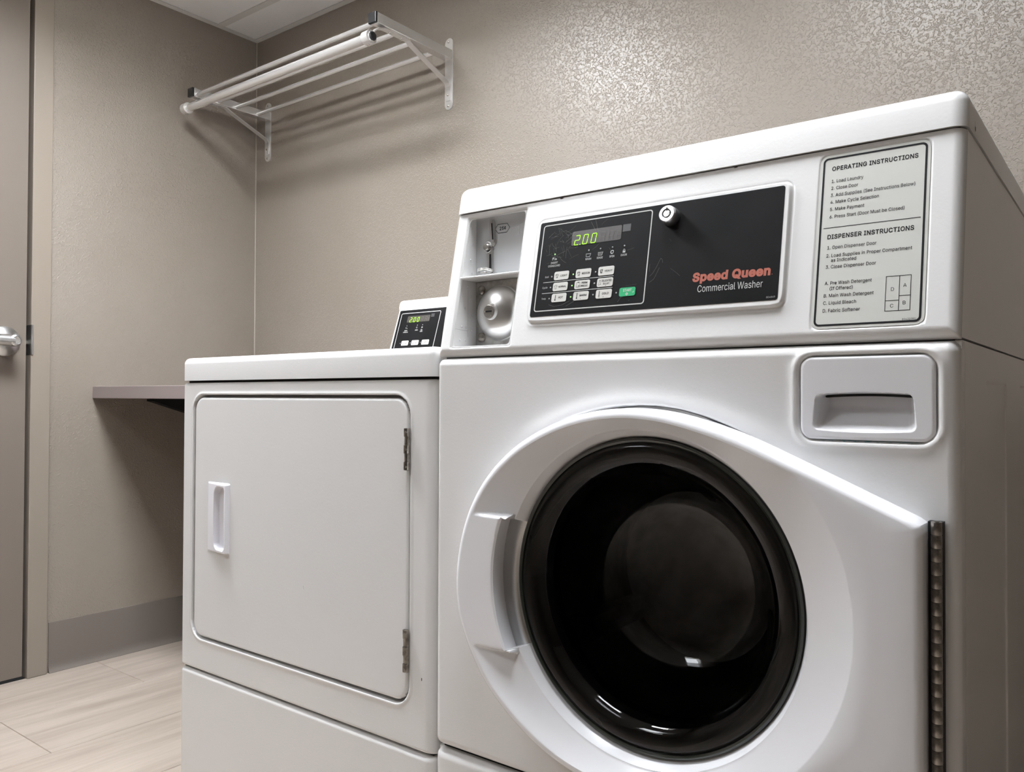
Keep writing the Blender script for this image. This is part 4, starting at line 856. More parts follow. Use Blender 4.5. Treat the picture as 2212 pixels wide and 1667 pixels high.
# piano hinge on the right edge of the door: one knuckle mesh shared by all
K0 = None; kp = (0.7233-0.4937)/18.0
for k in range(20):
    if K0 is None:
        bm = nb(); lathe(bm, [(0.0022, 0.0), (0.0047, 0.0), (0.0050, 0.0006), (0.0050, kp-0.0010), (0.0047, kp-0.0004), (0.0022, kp-0.0004)], 20)
        F2 = frame((0.6652, -0.0150, 0.7233-kp), (1, 0, 0), (0, 1, 0), (0, 0, 1))
        hp = thing('hinge_hold', (0, 0, 0), None, None)
        bpy.data.objects.remove(hp)
        K0 = bobj('hinge_knuckle', bm, HINGE, door, smooth=True, fr=F2)
    else:
        inst(K0, door, offset=(0, 0, -kp*k))
bm = nb(); cyl(bm, (0.6652, -0.0150, 0.46), (0.6652, -0.0150, 0.7236), 0.0026, seg=12); bobj('hinge_pin', bm, HINGE, door)
bm = nb(); box(bm, (0.6568, -0.0105, 0.462), (0.6700, -0.0005, 0.7222)); bobj('hinge_leaf', bm, BRACKET, door, label='blackened hinge leaf')

# coin recess -----------------------------------------------------------------------------
def conp(u, v, n=0): return tuple(CON @ Vector((u, v, n)))
BY = 0.059
def liner():
    bm = nb()
    f = [conp(HU0, HV0, -0.0015), conp(HU1, HV0, -0.0015), conp(HU1, HV1, -0.0015), conp(HU0, HV1, -0.0015)]
    zb0, zb1 = 0.9130, 1.1060
    b = [(HU0, BY, f[0][2]), (HU1, BY, f[1][2]), (HU1, BY, f[2][2]+0.003), (HU0, BY, f[3][2]+0.003)]
    A = [bm.verts.new(p) for p in f]; B = [bm.verts.new(p) for p in b]
    for i in range(4):
        j = (i+1) % 4; bm.faces.new((A[i], A[j], B[j], B[i]))
    return bm
cl = bobj('coin_recess', liner(), ENAMEL, ws, label='white folded metal lining of the coin recess')
bm = nb(); ring(bm, rrect(HU0-0.002, HV0-0.002, HU1+0.002, HV1+0.002, 0.0005), rrect(HU0+0.0012, HV0+0.0012, HU1-0.0012, HV1-0.0012, 0.0060), -0.0024)
bobj('recess_rim', bm, ENAMEL, cl, fr=CON)
zsh = conp(HU0, 0.1190)[2]; ysh = conp(HU0, 0.1190)[1]
bm = nb(); box(bm, (HU0, ysh-0.0015, zsh-0.0028), (HU1, BY, zsh), 0.0007, 1); bobj('shelf', bm, ENAMEL, cl)
# dimples along the recess wall
D0_ = None
for (y, z) in ((0.048, 1.094), (0.050, 1.070), (0.046, 1.046), (0.050, 1.026), (0.040, 1.006), (0.047, 0.992), (0.034, 0.972), (0.050, 0.960), (0.027, 0.945), (0.036, 0.944), (0.050, 0.940), (0.022, 0.925), (0.035, 0.925)):
    if D0_ is None:
        bm = nb(); bmesh.ops.create_uvsphere(bm, u_segments=10, v_segments=6, radius=0.0017)
        for v in bm.verts: v.co = Vector((HU0+v.co.x*0.6, y+v.co.y, z+v.co.z))
        D0_ = bobj('rivet', bm, ENAMEL, cl, smooth=True); p0 = (y, z)
    else: inst(D0_, cl, offset=(0, y-p0[0], z-p0[1]))
bm = nb(); line(bm, [(0.0400, 0.9300), (0.0400, 1.004)], 0.0006, 0); line(bm, [(0.0120, 0.9405), (0.0400, 0.9390)], 0.0005, 0)
bobj('fold_seam', bm, PRINTGREY, cl, fr=frame((HU0+0.0003, 0, 0), (0, 1, 0), (0, 0, 1), (1, 0, 0)))
# upper plate with the coin mechanism
bm = nb(); box(bm, (HU0, BY, zsh), (HU1, BY+0.003, 1.112)); cp = bobj('coin_plate', bm, GREYPLATE, ws, label='grey plate with the coin acceptor')
n0 = 0.0004
bm = nb(); line(bm, [(0.0632, 1.0898), (0.0685, 1.0962), (0.0858, 1.0960), (0.0908, 1.0894), (0.0852, 1.0830), (0.0690, 1.0832)], 0.0007, n0, True)
text(bm, '25¢', 0.0718, 1.0872, 0.0050, n0, u1=0.0838, bold=0.02)
bobj('lettering', bm, PRINTBLACK, cp, fr=COINW)
bm = nb(); poly(bm, rrect(0.0925, 1.0765, 0.1085, 1.0905, 0.0015, 4), 0.0, 0.0006)
for (a, b) in ((.095, 1.088), (.095, 1.085), (.095, 1.082), (.0975, 1.085), (.1005, 1.088), (.1055, 1.088), (.1055, 1.085), (.1055, 1.082)): poly(bm, [(a+0.0004*math.cos(t), b+0.0004*math.sin(t)) for t in np.linspace(0, 5.2, 6)], 0.0006, 0.0011)
bobj('braille_plate', bm, GREYPLATE, cp, fr=COINW, label='clear braille sticker')
# coin acceptor bezel (raised outline), slot, knob, coin return coil
SX = 0.0028
def bar(bm, P, w0, n0, n1, bev=0.0009):
    """rounded bar along P with width w0"""
    q = nb(); (xa, ya), (xb, yb_) = P; a = math.atan2(yb_-ya, xb-xa); r = w0/2
    pts = [(xb+r*math.cos(a+t), yb_+r*math.sin(a+t)) for t in np.linspace(-math.pi/2, math.pi/2, 9)]+[(xa+r*math.cos(a+t), ya+r*math.sin(a+t)) for t in np.linspace(math.pi/2, 3*math.pi/2, 9)]
    poly(q, pts, n0, n1)
    bmesh.ops.bevel(q, geom=[e for e in q.edges if all(v.co.z > n1-1e-6 for v in e.verts)], offset=bev, segments=2, affect='EDGES')
    m2 = bpy.data.meshes.new('x'); q.to_mesh(m2); bm.from_mesh(m2); q.free(); bpy.data.meshes.remove(m2)
bm = nb(); bar(bm, ((0.0590, 1.0995), (0.0612, 1.0710)), 0.0085, 0.0, 0.0045); bobj('coin_acceptor', bm, SATIN, cp, smooth=True, angle=40, fr=COINW, label='chrome coin slot bezel')
bm = nb(); bar(bm, ((0.0612, 1.0705), (0.0530, 1.0635)), 0.0100, 0.0, 0.0035); bobj('coin_acceptor_neck', bm, SATIN, cp, smooth=True, angle=40, fr=COINW)
bm = nb(); lathe(bm, [(0.0088, 0.0), (0.0088, 0.0036), (0.0074, 0.0046), (0.0068, 0.0040), (0.0, 0.0040)], 32); bobj('knob_housing', bm, SATIN, cp, smooth=True, angle=40, fr=at(COINW, 0.0520, 1.0635))
bm = nb(); bar(bm, ((0.0548, 1.0560), (0.0548, 1.0300)), 0.0105, 0.0, 0.0040); bobj('coin_return_chute', bm, SATIN, cp, smooth=True, angle=40, fr=COINW)
bm = nb(); poly(bm, [(0.0590, 1.0985), (0.0612, 1.0985), (0.0634, 1.0740), (0.0610, 1.0740)], 0.0042, 0.0047)
bobj('coin_slot', bm, DARKGAP, cp, fr=COINW)
bm = nb(); poly(bm, [(0.0552, 1.0530), (0.0588, 1.0530), (0.0588, 1.0290), (0.0552, 1.0290)], 0.0037, 0.0042)
bobj('coin_slot', bm, DARKGAP, cp, fr=COINW)
bm = nb(); lathe(bm, [(0.0052, 0.003), (0.0052, 0.0085), (0.0043, 0.0095), (0.0, 0.0097)], 24); bobj('return_knob', bm, DULLSTEEL, cp, smooth=True, fr=at(COINW, 0.0520, 1.0635))
bm = nb(); pts = []
for k in range(64):
    a = 2*math.pi*k/26; pts.append((0.0525+0.0125*math.cos(a), 1.0265+0.0011*k/26+0.0034*math.sin(a)*0.3, 0.009+0.0105*math.sin(a)))
tube(bm, pts, 0.0011, 8); bobj('wire_coil', bm, STEEL, cp, smooth=True, fr=COINW)
# lower compartment: plate, dome and lock of the cash box
bm = nb(); box(bm, (HU0, BY, 0.905), (HU1, BY+0.003, zsh-0.003)); vp = bobj('vault_plate', bm, CASTPLATE, ws, label='galvanised plate carrying the coin vault lock')
bm = nb(); prof = [(0.0415, 0.0), (0.0410, 0.003), (0.0395, 0.004)]
for a in range(0, 75, 6):
    t = math.radians(a); prof.append((0.0395*math.cos(t), 0.004+0.0215*math.sin(t)))
prof += [(0.0120, 0.0245), (0.0112, 0.0270), (0.0105, 0.0290), (0.0, 0.0290)]
lathe(bm, prof, 64); bobj('vault_dome', bm, SPUN, vp, smooth=True, angle=40, fr=at(COINW, 0.0755, 0.9645))
bm = nb(); lathe(bm, [(0.0095, 0.0288), (0.0095, 0.0297), (0.0090, 0.0300), (0.0, 0.0300)], 32)
for a in (60, 180, 300):
    q = nb(); lathe(q, [(0.0011, 0.0300), (0.0008, 0.0307), (0, 0.0309)], 10)
    for v in q.verts: v.co += Vector((0.0072*math.cos(math.radians(a)), 0.0072*math.sin(math.radians(a)), 0))
    m2 = bpy.data.meshes.new('x'); q.to_mesh(m2); bm.from_mesh(m2); q.free(); bpy.data.meshes.remove(m2)
bobj('lock_face', bm, DULLSTEEL, vp, smooth=True, angle=30, fr=at(COINW, 0.0755, 0.9645))
bm = nb(); poly(bm, [(-0.0055, -0.0012), (0.0060, -0.0012), (0.0060, 0.0012), (-0.0055, 0.0012)], 0.0300, 0.0303); bobj('keyhole', bm, DARKGAP, vp, fr=at(COINW, 0.0755, 0.9645))
B0 = None
for (u, v) in ((0.0376, 1.0009), (0.0376, 0.9300)):
    if B0 is None:
        bm = nb(); lathe(bm, [(0.0072, 0.0), (0.0072, 0.0015), (0.0060, 0.0030), (0.0035, 0.0042), (0.0, 0.0046)], 24)
        B0 = bobj('bolt_head', bm, HINGE, vp, smooth=True, fr=at(COINW, u, v)); b0 = (u, v)
    else: inst(B0, vp, offset=(u-b0[0], 0, v-b0[1]))

# black control film ---------------------------------------------------------------------
PN = 0.0046; PR = PN+0.00018
bm = nb(); poly(bm, rrect(0.1666, 0.0486, 0.5048, 0.1830, 0.003), 0.003, PN)
cpn = bobj('control_panel', bm, BLACKPLATE, ws, fr=CON, label='black control panel film')
bm = nb()
ring(bm, rrect(0.1724, 0.0553, 0.3393, 0.1784, 0.0042), rrect(0.1738, 0.0567, 0.3379, 0.1770, 0.0030), PR)
for v in (0.0958, 0.0804): line(bm, [(0.1826, v), (0.2920, v)], 0.0007, PR)
text(bm, 'Commercial Washer', 0.4088, 0.0645, 0.0083, PR, u1=0.4870)
bobj('white_lettering', bm, PRINTWHITE, cpn, fr=CON)
bm = nb()
for s, a, b, v in (('WASH', .2462, .2552, .1212), ('RINSE', .2639, .2728, .1211), ('SPIN', .2826, .2898, .1211), ('DOOR', .2994, .3082, .1211), ('INSERT', .1913, .2026, .1215), ('COINS/CARD', .1875, .2068, .1172)):
    text(bm, s, a, v, 0.0027, PR, u1=b, bold=0.012)
for s, a, b, v in (('Soil', .1846, .1908, .1022), ('Cycle', .1823, .1906, .0873), ('Temp', .1831, .1900, .0718)):
    text(bm, s, a, v, 0.0025, PR, u1=b, bold=0.005)
text(bm, '804849', 0.4921, 0.0510, 0.0021, PR, u1=0.5020)
# tub, rinse tub, spiral, padlock, coin slot icons
def tub(u, v):
    w_ = 0.0033
    line(bm, [(u-w_, v+0.0022), (u-w_*0.9, v-0.0022), (u+w_*0.75, v-0.0022), (u+w_*1.15, v+0.0024)], 0.00055, PR)
    line(bm, [(u-w_+2*w_*k/6, v+0.0014+(0.0007 if k % 2 else 0)) for k in range(7)], 0.0005, PR)
tub(.2500, .1279); tub(.2684, .1279)
for k in range(3):
    for j in range(2): disc(bm, .2668+0.0014*k, .1272+0.0012*j, 0.00042, PR, 8)
line(bm, [(.2860+(0.0026-0.0006*t/6.28)*math.cos(t+0.4), .1281+(0.0026-0.0006*t/6.28)*math.sin(t+0.4)) for t in np.linspace(0, 11.5, 40)], 0.00055, PR)
poly(bm, rrect(.3016, .1254, .3054, .1281, 0.0003, 2), PR); line(bm, [(.3035+0.0013*math.cos(t), .1282+0.0019*math.sin(t)) for t in np.linspace(0, math.pi, 10)], 0.0006, PR)
line(bm, [(.1934, .1265), (.1936, .1300), (.1952, .1303), (.1952, .1290)], 0.0007, PR); line(bm, [(.1958, .1262), (.1974, .1306)], 0.0003, PR); line(bm, [(.1976, .1268), (.1976, .1284), (.2000, .1284), (.2000, .1268)], 0.0005, PR, True); line(bm, [(.1976, .1280), (.2000, .1280)], 0.0006, PR)
disc(bm, .1945, .1290, 0.0009, PR, 10)
bobj('small_lettering', bm, PRINTGREY, cpn, fr=CON, kind='stuff')
bm = nb(); text(bm, 'Speed Queen', 0.4010, 0.0783, 0.0106, PR, u1=0.4949, bold=0.046, shear=0.03, track=-0.04); disc(bm, 0.4968, 0.0787, 0.0005, PR, 8)
bobj('red_lettering', bm, PRINTRED, cpn, fr=CON)
bm = nb(); P = rrect(0.2212, 0.1438, 0.2968, 0.1636, 0.0022, 4); poly(bm, P, PN, PN+0.0002); bobj('display_window', bm, WINDOW, cpn, fr=CON)
bm = nb(); poly(bm, rrect(0.2982, 0.1541, 0.3097, 0.1637, 0.0003, 2), PN, PN+0.0001); bobj('sensor_window', bm, mat('sensor window', srgb(52, 51, 53), 0.4), cpn, fr=CON)
def seg7(bm, u, v, wd, h, segs, n, sl=0.14, t=0.0010):
    g = t*0.18
    def L(a, b):
        (x0, y0), (x1, y1) = a, b
        dx, dy = x1-x0, y1-y0; l = math.hypot(dx, dy); ex, ey = dx/l*(g+t*0.15), dy/l*(g+t*0.15)
        q = [(x0+ex, y0+ey), (x1-ex, y1-ey)]
        line(bm, [(u+x+sl*y, v+y) for x, y in q], t, n)
    xa, xb = t/2, wd-t/2; y0, ym, y1 = t/2, h/2, h-t/2
    S_ = dict(a=((xa, y1), (xb, y1)), b=((xb, ym), (xb, y1)), c=((xb, y0), (xb, ym)), d=((xa, y0), (xb, y0)), e=((xa, y0), (xa, ym)), f=((xa, ym), (xa, y1)), g=((xa, ym), (xb, ym)))
    for s in segs: L(*S_[s])
DN = PN+0.0005
bm = nb()
seg7(bm, .2254, .1438, .0076, .0138, 'abged', DN); seg7(bm, .2383, .1438, .0076, .0138, 'abcdef', DN); seg7(bm, .2511, .1438, .0076, .0138, 'abcdef', DN)
poly(bm, [(.2346, .1438), (.2357, .1438), (.2358, .1449), (.2347, .1449)], DN)
bobj('digits', bm, LIT, cpn, fr=CON, label='glowing green digits 2.00')
bm = nb(); seg7(bm, .2641, .1440, .0078, .0136, 'abcefg', DN-0.0001); seg7(bm, .2769, .1440, .0078, .0136, 'abcefg', DN-0.0001); seg7(bm, .2892, .1440, .0050, .0136, 'efg', DN-0.0001)
bobj('unlit_digits', bm, GHOST, cpn, fr=CON)
# fine scratches worn into the film round the display
bm = nb(); rnd = random.Random(3)
for k in range(70):
    if k < 52: u, v = rnd.gauss(0.205, 0.016), rnd.gauss(0.152, 0.011)
    else: u, v = rnd.uniform(0.18, 0.40), rnd.uniform(0.055, 0.17)
    a = rnd.choice([rnd.uniform(0, 6.28), rnd.gauss(-0.75, 0.3), rnd.gauss(0.35, 0.25)]); l = rnd.uniform(0.002, 0.018); c = rnd.uniform(-25, 25)
    P = []
    for t in np.linspace(0, 1, 7):
        uu = u+l*t*math.cos(a+c*l*t); vv = v+l*t*math.sin(a+c*l*t)
        if 0.169 < uu < 0.50 and 0.051 < vv < 0.181: P.append((uu, vv))
    if len(P) > 2: line(bm, P, rnd.uniform(0.00009, 0.0002), DN+0.0001)
for P in ([(.344, .090), (.348, .094), (.352, .101), (.355, .108), (.357, .112), (.359, .110), (.360, .106)], [(.344, .082), (.350, .086), (.354, .095), (.356, .1)], [(.196, .064), (.205, .061), (.217, .062), (.229, .067)], [(.224, .060), (.232, .064), (.238, .067)],
          [(.256, .176), (.2585, .168), (.262, .158), (.2655, .1515)], [(.249, .174), (.258, .160), (.265, .150)], [(.302, .060), (.306, .066), (.309, .0665)]):
    line(bm, P, 0.00022, DN+0.0001)
bobj('scratches', bm, SCRATCH, cpn, fr=CON, kind='stuff')
# indicator lamps
L0 = {}
for (u, v, on) in ((.1965, .1348, 1), (.2502, .1346, 0), (.2681, .1346, 0), (.2859, .1346, 0), (.3035, .1347, 0), (.1956, .1033, 0), (.1956, .0880, 0), (.1956, .0726, 0),
                   (.2300, .1034, 1), (.2300, .0879, 1), (.2300, .0724, 1), (.2645, .1033, 0), (.2644, .0880, 0), (.2644, .0726, 0), (.2986, .0726, 0)):
    if on not in L0:
        bm = nb(); lathe(bm, [(0.00108, PN-0.0005), (0.00108, PN+0.0003), (0.0007, PN+0.0005), (0, PN+0.0006)], 14)
        L0[on] = (bobj('indicator_lamp', bm, LEDON if on else LEDOFF, cpn, smooth=True, fr=at(CON, u, v), label='lit green lamp' if on else None), u, v)
    else:
        s, a, b = L0[on]; d = CON.to_3x3() @ Vector((u-a, v-b, 0)); inst(s, cpn, offset=d)

# push buttons: plain pads with print on top
def shirt(bm, u, v, s, n, filled=0):
    P = [(-.35, 1), (-.6, 1.0), (-1.0, .45), (-.72, .15), (-.52, .4), (-.52, -1), (.52, -1), (.52, .4), (.72, .15), (1.0, .45), (.6, 1.0), (.35, 1), (.15, .8), (-.15, .8)]
    Q = [(u+x*s*0.0022, v+y*s*0.0024) for x, y in P]
    line(bm, Q, 0.00038, n, True)
    if filled >= 1:
        poly(bm, [(u-.1*s*.0022, v-.95*s*.0024), (u+.5*s*.0022, v-.95*s*.0024), (u+.5*s*.0022, v-.2*s*.0024)], n)
        poly(bm, [(u-.9*s*.0022, v+.45*s*.0024), (u-.5*s*.0022, v+.9*s*.0024), (u-.3*s*.0022, v+.6*s*.0024)], n)
    if filled >= 2: poly(bm, [(u+.1*s*.0022, v+.5*s*.0024), (u+.5*s*.0022, v+.9*s*.0024), (u+.6*s*.0022, v+.35*s*.0024)], n)
    if filled >= 3: poly(bm, [(u-.5*s*.0022, v-.95*s*.0024), (u-.1*s*.0022, v-.95*s*.0024), (u-.1*s*.0022, v-.2*s*.0024), (u-.5*s*.0022, v+.2*s*.0024)], n)
def thermo(bm, u, v, n, fill):
    disc(bm, u, v-0.0030, 0.0010, n, 12) if fill else line(bm, [(u+0.0009*math.cos(t), v-0.003+0.0009*math.sin(t)) for t in np.linspace(0, 6.0, 14)], 0.0004, n)
    line(bm, [(u, v-0.0022), (u+0.0003, v+0.0040)], 0.0009 if fill else 0.0007, n)
BN = 0.0005
def button(fr, base_n, u0, v0, u1, v1, m, parent, draw, pm, label=None):
    bm = nb(); poly(bm, rrect(u0, v0, u1, v1, 0.0022, 5), base_n, base_n+BN)
    bmesh.ops.bevel(bm, geom=[e for e in bm.edges if all(v.co.z > base_n+BN-1e-5 for v in e.verts)], offset=0.0002, segments=1, affect='EDGES')
    b = bobj('button', bm, m, parent, fr=fr, label=label)
    bm = nb(); draw(bm, base_n+BN+0.00012); bobj('button_print', bm, pm, b, fr=fr)
    return b
CU_ = [(.1997, .2231), (.2341, .2575), (.2686, .2920)]; RV_ = [(.0976, .1094), (.0823, .0939), (.0669, .0786)]
def T(bm, s, a, b, v, n, cap=0.0025, bold=0.02): text(bm, s, a, v, cap, n, u1=b, bold=bold)
def d_light(bm, n): shirt(bm, .2043, .1034, 1, n, 1); T(bm, 'LIGHT', .2098, .2206, .1021, n)
def d_med(bm, n): shirt(bm, .2387, .1034, 1, n, 2); T(bm, 'MEDIUM', .2438, .2558, .1021, n)
def d_heavy(bm, n): shirt(bm, .2732, .1034, 1, n, 3); T(bm, 'HEAVY', .2782, .2898, .1021, n)
def d_norm(bm, n): shirt(bm, .2043, .0880, 1.05, n, 0); T(bm, 'NORMAL', .2090, .2212, .0868, n, 0.0024)
def d_perm(bm, n):
    P = [(.2370, .0850), (.2372, .0912), (.2386, .0918), (.2410, .0918), (.2424, .0912), (.2426, .0850)]; line(bm, P, 0.0004, n, True)
    poly(bm, [(.2388, .0917), (.2408, .0917), (.2398, .0900)], n); line(bm, [(.2402, .0855), (.2402, .0872), (.2420, .0872)], 0.0004, n); disc(bm, .2413, .0862, 0.0006, n, 8)
    T(bm, 'PERM', .2449, .2536, .0890, n, 0.0026); T(bm, 'PRESS', .2441, .2543, .0848, n, 0.0026)
def d_del(bm, n):
    line(bm, [(.2716, .0920), (.2719, .0894), (.2703, .0852), (.2722, .0848), (.2733, .0858), (.2743, .0853), (.2735, .0894), (.2741, .0920), (.2733, .0908), (.2724, .0908)], 0.00038, n, True)
    T(bm, 'DELICATES/', .2755, .2903, .0890, n, 0.0027); T(bm, 'BULKY', .2782, .2872, .0850, n, 0.0025); line(bm, [(.2812, .0832), (.2819, .0839), (.2826, .0832)], 0.0004, n)
def d_hot(bm, n): thermo(bm, .2056, .0728, n, 1); T(bm, 'HOT', .2108, .2180, .0716, n, 0.0027)
def d_warm(bm, n): thermo(bm, .2397, .0728, n, 1); T(bm, 'WARM', .2434, .2546, .0720, n, 0.0026); line(bm, [(.2459, .0693), (.2452, .0687), (.2459, .0681)], 0.0004, n)
def d_cold(bm, n): thermo(bm, .2735, .0728, n, 0); T(bm, 'COLD', .2779, .2878, .0718, n, 0.0027); line(bm, [(.2795, .0690), (.2802, .0683), (.2809, .0690)], 0.0004, n)
def d_start(bm, n):
    T(bm, 'START', .3084, .3204, .0731, n, 0.0033); s = 0.0018
    line(bm, [(.3141, .0698+s), (.3141+s, .0698), (.3141, .0698-s), (.3141-s, .0698)], 0.0005, n, True); line(bm, [(.3141, .0698+s*.4), (.3141+s*.4, .0698), (.3141, .0698-s*.4), (.3141-s*.4, .0698)], 0.0004, n, True)
    line(bm, [(.3234, .0732), (.3234, .0716), (.3216, .0716)], 0.0006, n)
for (c, r, d) in ((0, 0, d_light), (1, 0, d_med), (2, 0, d_heavy), (0, 1, d_norm), (1, 1, d_perm), (2, 1, d_del), (0, 2, d_hot), (1, 2, d_warm), (2, 2, d_cold)):
    button(CON, PN, CU_[c][0], RV_[r][0], CU_[c][1], RV_[r][1], BUTTON, ws, d, PRINTBLACK)
button(CON, PN, .3030, .0671, .3258, .0784, GREENBTN, ws, d_start, PRINTWHITE, 'green start button')

# barrel lock of the service door
bm = nb(); lathe(bm, [(0.0118, PN), (0.0118, PN+0.004), (0.0108, PN+0.012), (0.0098, PN+0.0135), (0.0062, PN+0.0135), (0.0060, PN+0.0125), (0.0, PN+0.0125)], 40)
lk = bobj('barrel_lock', bm, SATIN, ws, smooth=True, angle=30, fr=at(CON, 0.3655, 0.1640), label='chrome barrel lock in the black panel')
bm = nb(); lathe(bm, [(0.0055, PN+0.012), (0.0055, PN+0.0130), (0.0044, PN+0.0130), (0.0044, PN+0.012)], 28); box(bm, (-0.0007, 0.0035, PN+0.0124), (0.0007, 0.0075, PN+0.0138)); bobj('key_groove', bm, DARKGAP, lk, fr=at(CON, 0.3655, 0.1640))
bm = nb(); lathe(bm, [(0.0042, PN+0.0115), (0.0042, PN+0.0133), (0, PN+0.0134)], 24); bobj('lock_pin', bm, STEEL, lk, fr=at(CON, 0.3655, 0.1640))

# instruction label
LN = -0.0004; LP = LN+0.00015
bm = nb(); poly(bm, rrect(0.5412, 0.0140, 0.6517, 0.2122, 0.009), -0.0016, LN)
il = bobj('instruction_label', bm, LABELPLATE, ws, fr=CON, label='pale grey label of operating and dispenser instructions')
bm = nb()
ring(bm, rrect(0.5440, 0.0168, 0.6487, 0.2092, 0.0055), rrect(0.5461, 0.0189, 0.6466, 0.2071, 0.0038), LP)
line(bm, [(0.5483, 0.1272), (0.6445, 0.1272)], 0.0007, LP)
text(bm, 'OPERATING INSTRUCTIONS', .5537, .1934, .0049, LP, u1=.6400, bold=0.022)
text(bm, 'DISPENSER INSTRUCTIONS', .5531, .1144, .0049, LP, u1=.6388, bold=0.022)
sx = text(bm, '3. Add Supplies (See Instructions Below)', .5538, .1630, .0037, LP, u1=.6381, bold=0.007)
for s, v in (('1. Load Laundry', .1793), ('2. Close Door', .1712), ('4. Make Cycle Selection', .1549), ('5. Make Payment', .1466), ('6. Press Start (Door Must be Closed)', .1380)):
    text(bm, s, .5540, v, .0037, LP, sx=sx, bold=0.007)
sx = text(bm, '2. Load Supplies in Proper Compartment', .5531, .0935, .0037, LP, u1=.6378, bold=0.007)
for s, u, v in (('1. Open Dispenser Door', .5536, .1027), ('as Indicated', .5583, .0881), ('3. Close Dispenser Door', .5532, .0808), ('A. Pre Wash Detergent', .5532, .0625), ('(If Offered)', .5587, .0564),
                ('B. Main Wash Detergent', .5530, .0486), ('C. Liquid Bleach', .5528, .0405), ('D. Fabric Softener', .5528, .0320)):
    text(bm, s, u, v, .0037, LP, sx=sx, bold=0.007)
for P in ([(.6146, .0296), (.6380, .0296), (.6380, .0664), (.6146, .0664)],): line(bm, P, 0.0006, LP, True)
line(bm, [(.6274, .0296), (.6274, .0664)], 0.0006, LP); line(bm, [(.6274, .0451), (.6380, .0451)], 0.0006, LP); line(bm, [(.6146, .0405), (.6274, .0405)], 0.0006, LP)
for s, u, v in (('D', .6210, .0525), ('A', .6326, .0559), ('B', .6325, .0375), ('C', .6210, .0349)): text(bm, s, u, v-0.0018, .0037, LP, sx=1, center=True)
text(bm, '804327R1', .6312, .0191, .0021, LP, u1=.6438)
bobj('lettering', bm, PRINTBLACK, il, fr=CON)

# chips in the enamel along the lid seam and the drip mark on the lid corner
def chip(u, v, w_, h, fr, n, parent):
    bm = nb(); rr = random.Random(int(u*1e5)); P = []
    for k in range(9):
        a = 2*math.pi*k/9; q = rr.uniform(0.6, 1.1); P.append((u+w_*q*math.cos(a), v+h*q*math.sin(a)))
    poly(bm, P, n, n+0.0003); return bobj('paint_chip', bm, CHIP, parent, fr=fr)
chip(0.1935, 0.2176, 0.0030, 0.0011, CON, 0.0002, ws); chip(0.4420, 0.2180, 0.0030, 0.0008, CON, 0.0002, ws)
bm = nb(); disc(bm, 0.0860, 1.1225, 0.0030, 0.0022, 12); line(bm, [(0.0850, 1.1225), (0.0835, 1.1300)], 0.0012, 0.0022); bobj('drip_mark', bm, DARKGAP, ws, fr=SIDE)

# ------------------------------------------------------------------ TUMBLE DRYER
DX0, DX1, DYF = -0.687, -0.0045, 0.003
ds = thing('tumble_dryer', (-0.346, 0.35, 0), 'low white dryer with a square flat door and a rear control console', 'dryer')
DF = frame((0, DYF, 0), (1, 0, 0), (0, 0, 1), (0, -1, 0))
bm = nb(); box(bm, (DX0+0.002, DYF+0.04, 0.012), (DX1-0.002, 0.70, 0.868)); bobj('cabinet', bm, ENAMEL_SIDE, ds)
PK = (-0.6490, 0.3728, -0.0540, 0.8440)
def dfront(U, V):
    e = np.minimum(np.minimum(V-0.3120, 0.8672-V)*1.6, np.minimum(U-DX0, DX1-U))
    n = edge_round(np.minimum(U-DX0, 0.5), 0.008)+edge_round(np.minimum(DX1-U, 0.5), 0.020)*0.8+edge_round(V-0.3120, 0.006)+edge_round(0.8672-V, 0.006)
    p = sd_rr(U, V, *PK, 0.034)
    n = n-0.022*ss(-p, 0.0, 0.0022)+0.0012*np.exp(-((p-0.002)/0.003)**2)
    return n
field('front_panel', axis(DX0, DX1, 0.006, [(DX0, 0.010, 0.0011), (DX1, 0.022, 0.0016), (PK[0], 0.040, 0.0022), (PK[2], 0.040, 0.0022), (PK[0]+0.002, 0.005, 0.0009), (PK[2]-0.002, 0.005, 0.0009)]),
      axis(0.3120, 0.8672, 0.006, [(0.3120, 0.007, 0.0011), (0.8672, 0.007, 0.0011), (PK[1], 0.04, 0.0022), (PK[3], 0.04, 0.0022), (PK[1]+0.002, 0.005, 0.0009), (PK[3]-0.002, 0.005, 0.0009)]),
      dfront, ENAMEL, ds, DF, skirt=-0.042)
def dlow(U, V):
    return edge_round(U-DX0, 0.008)+edge_round(DX1-U, 0.020)*0.8+edge_round(0.3075-V, 0.0075)
field('lower_panel', axis(DX0, DX1, 0.03, [(DX0, 0.010, 0.0012), (DX1, 0.022, 0.0016)]), axis(0.03, 0.3075, 0.03, [(0.3075, 0.009, 0.001)]), dlow, ENAMEL, ds, DF, skirt=-0.042)
bm = nb(); box(bm, (DX0+0.006, DYF+0.012, 0.304), (DX1-0.010, DYF+0.045, 0.315)); bobj('seam_gap', bm, DARKGAP, ds)
bm = nb(); box(bm, (DX0+0.006, DYF+0.010, 0.862), (DX1-0.004, 0.69, 0.874)); bobj('seam_gap', bm, DARKGAP, ds)
ft = None
for x in (DX0+0.06, DX1-0.06):
    for y in (0.07, 0.64):
        if ft is None:
            bm = nb(); cyl(bm, (x, y, 0.0), (x, y, 0.035), 0.02); ft = bobj('levelling_foot', bm, BLACKCAP, ds); f0 = (x, y)
        else: inst(ft, ds, offset=(x-f0[0], y-f0[1], 0))
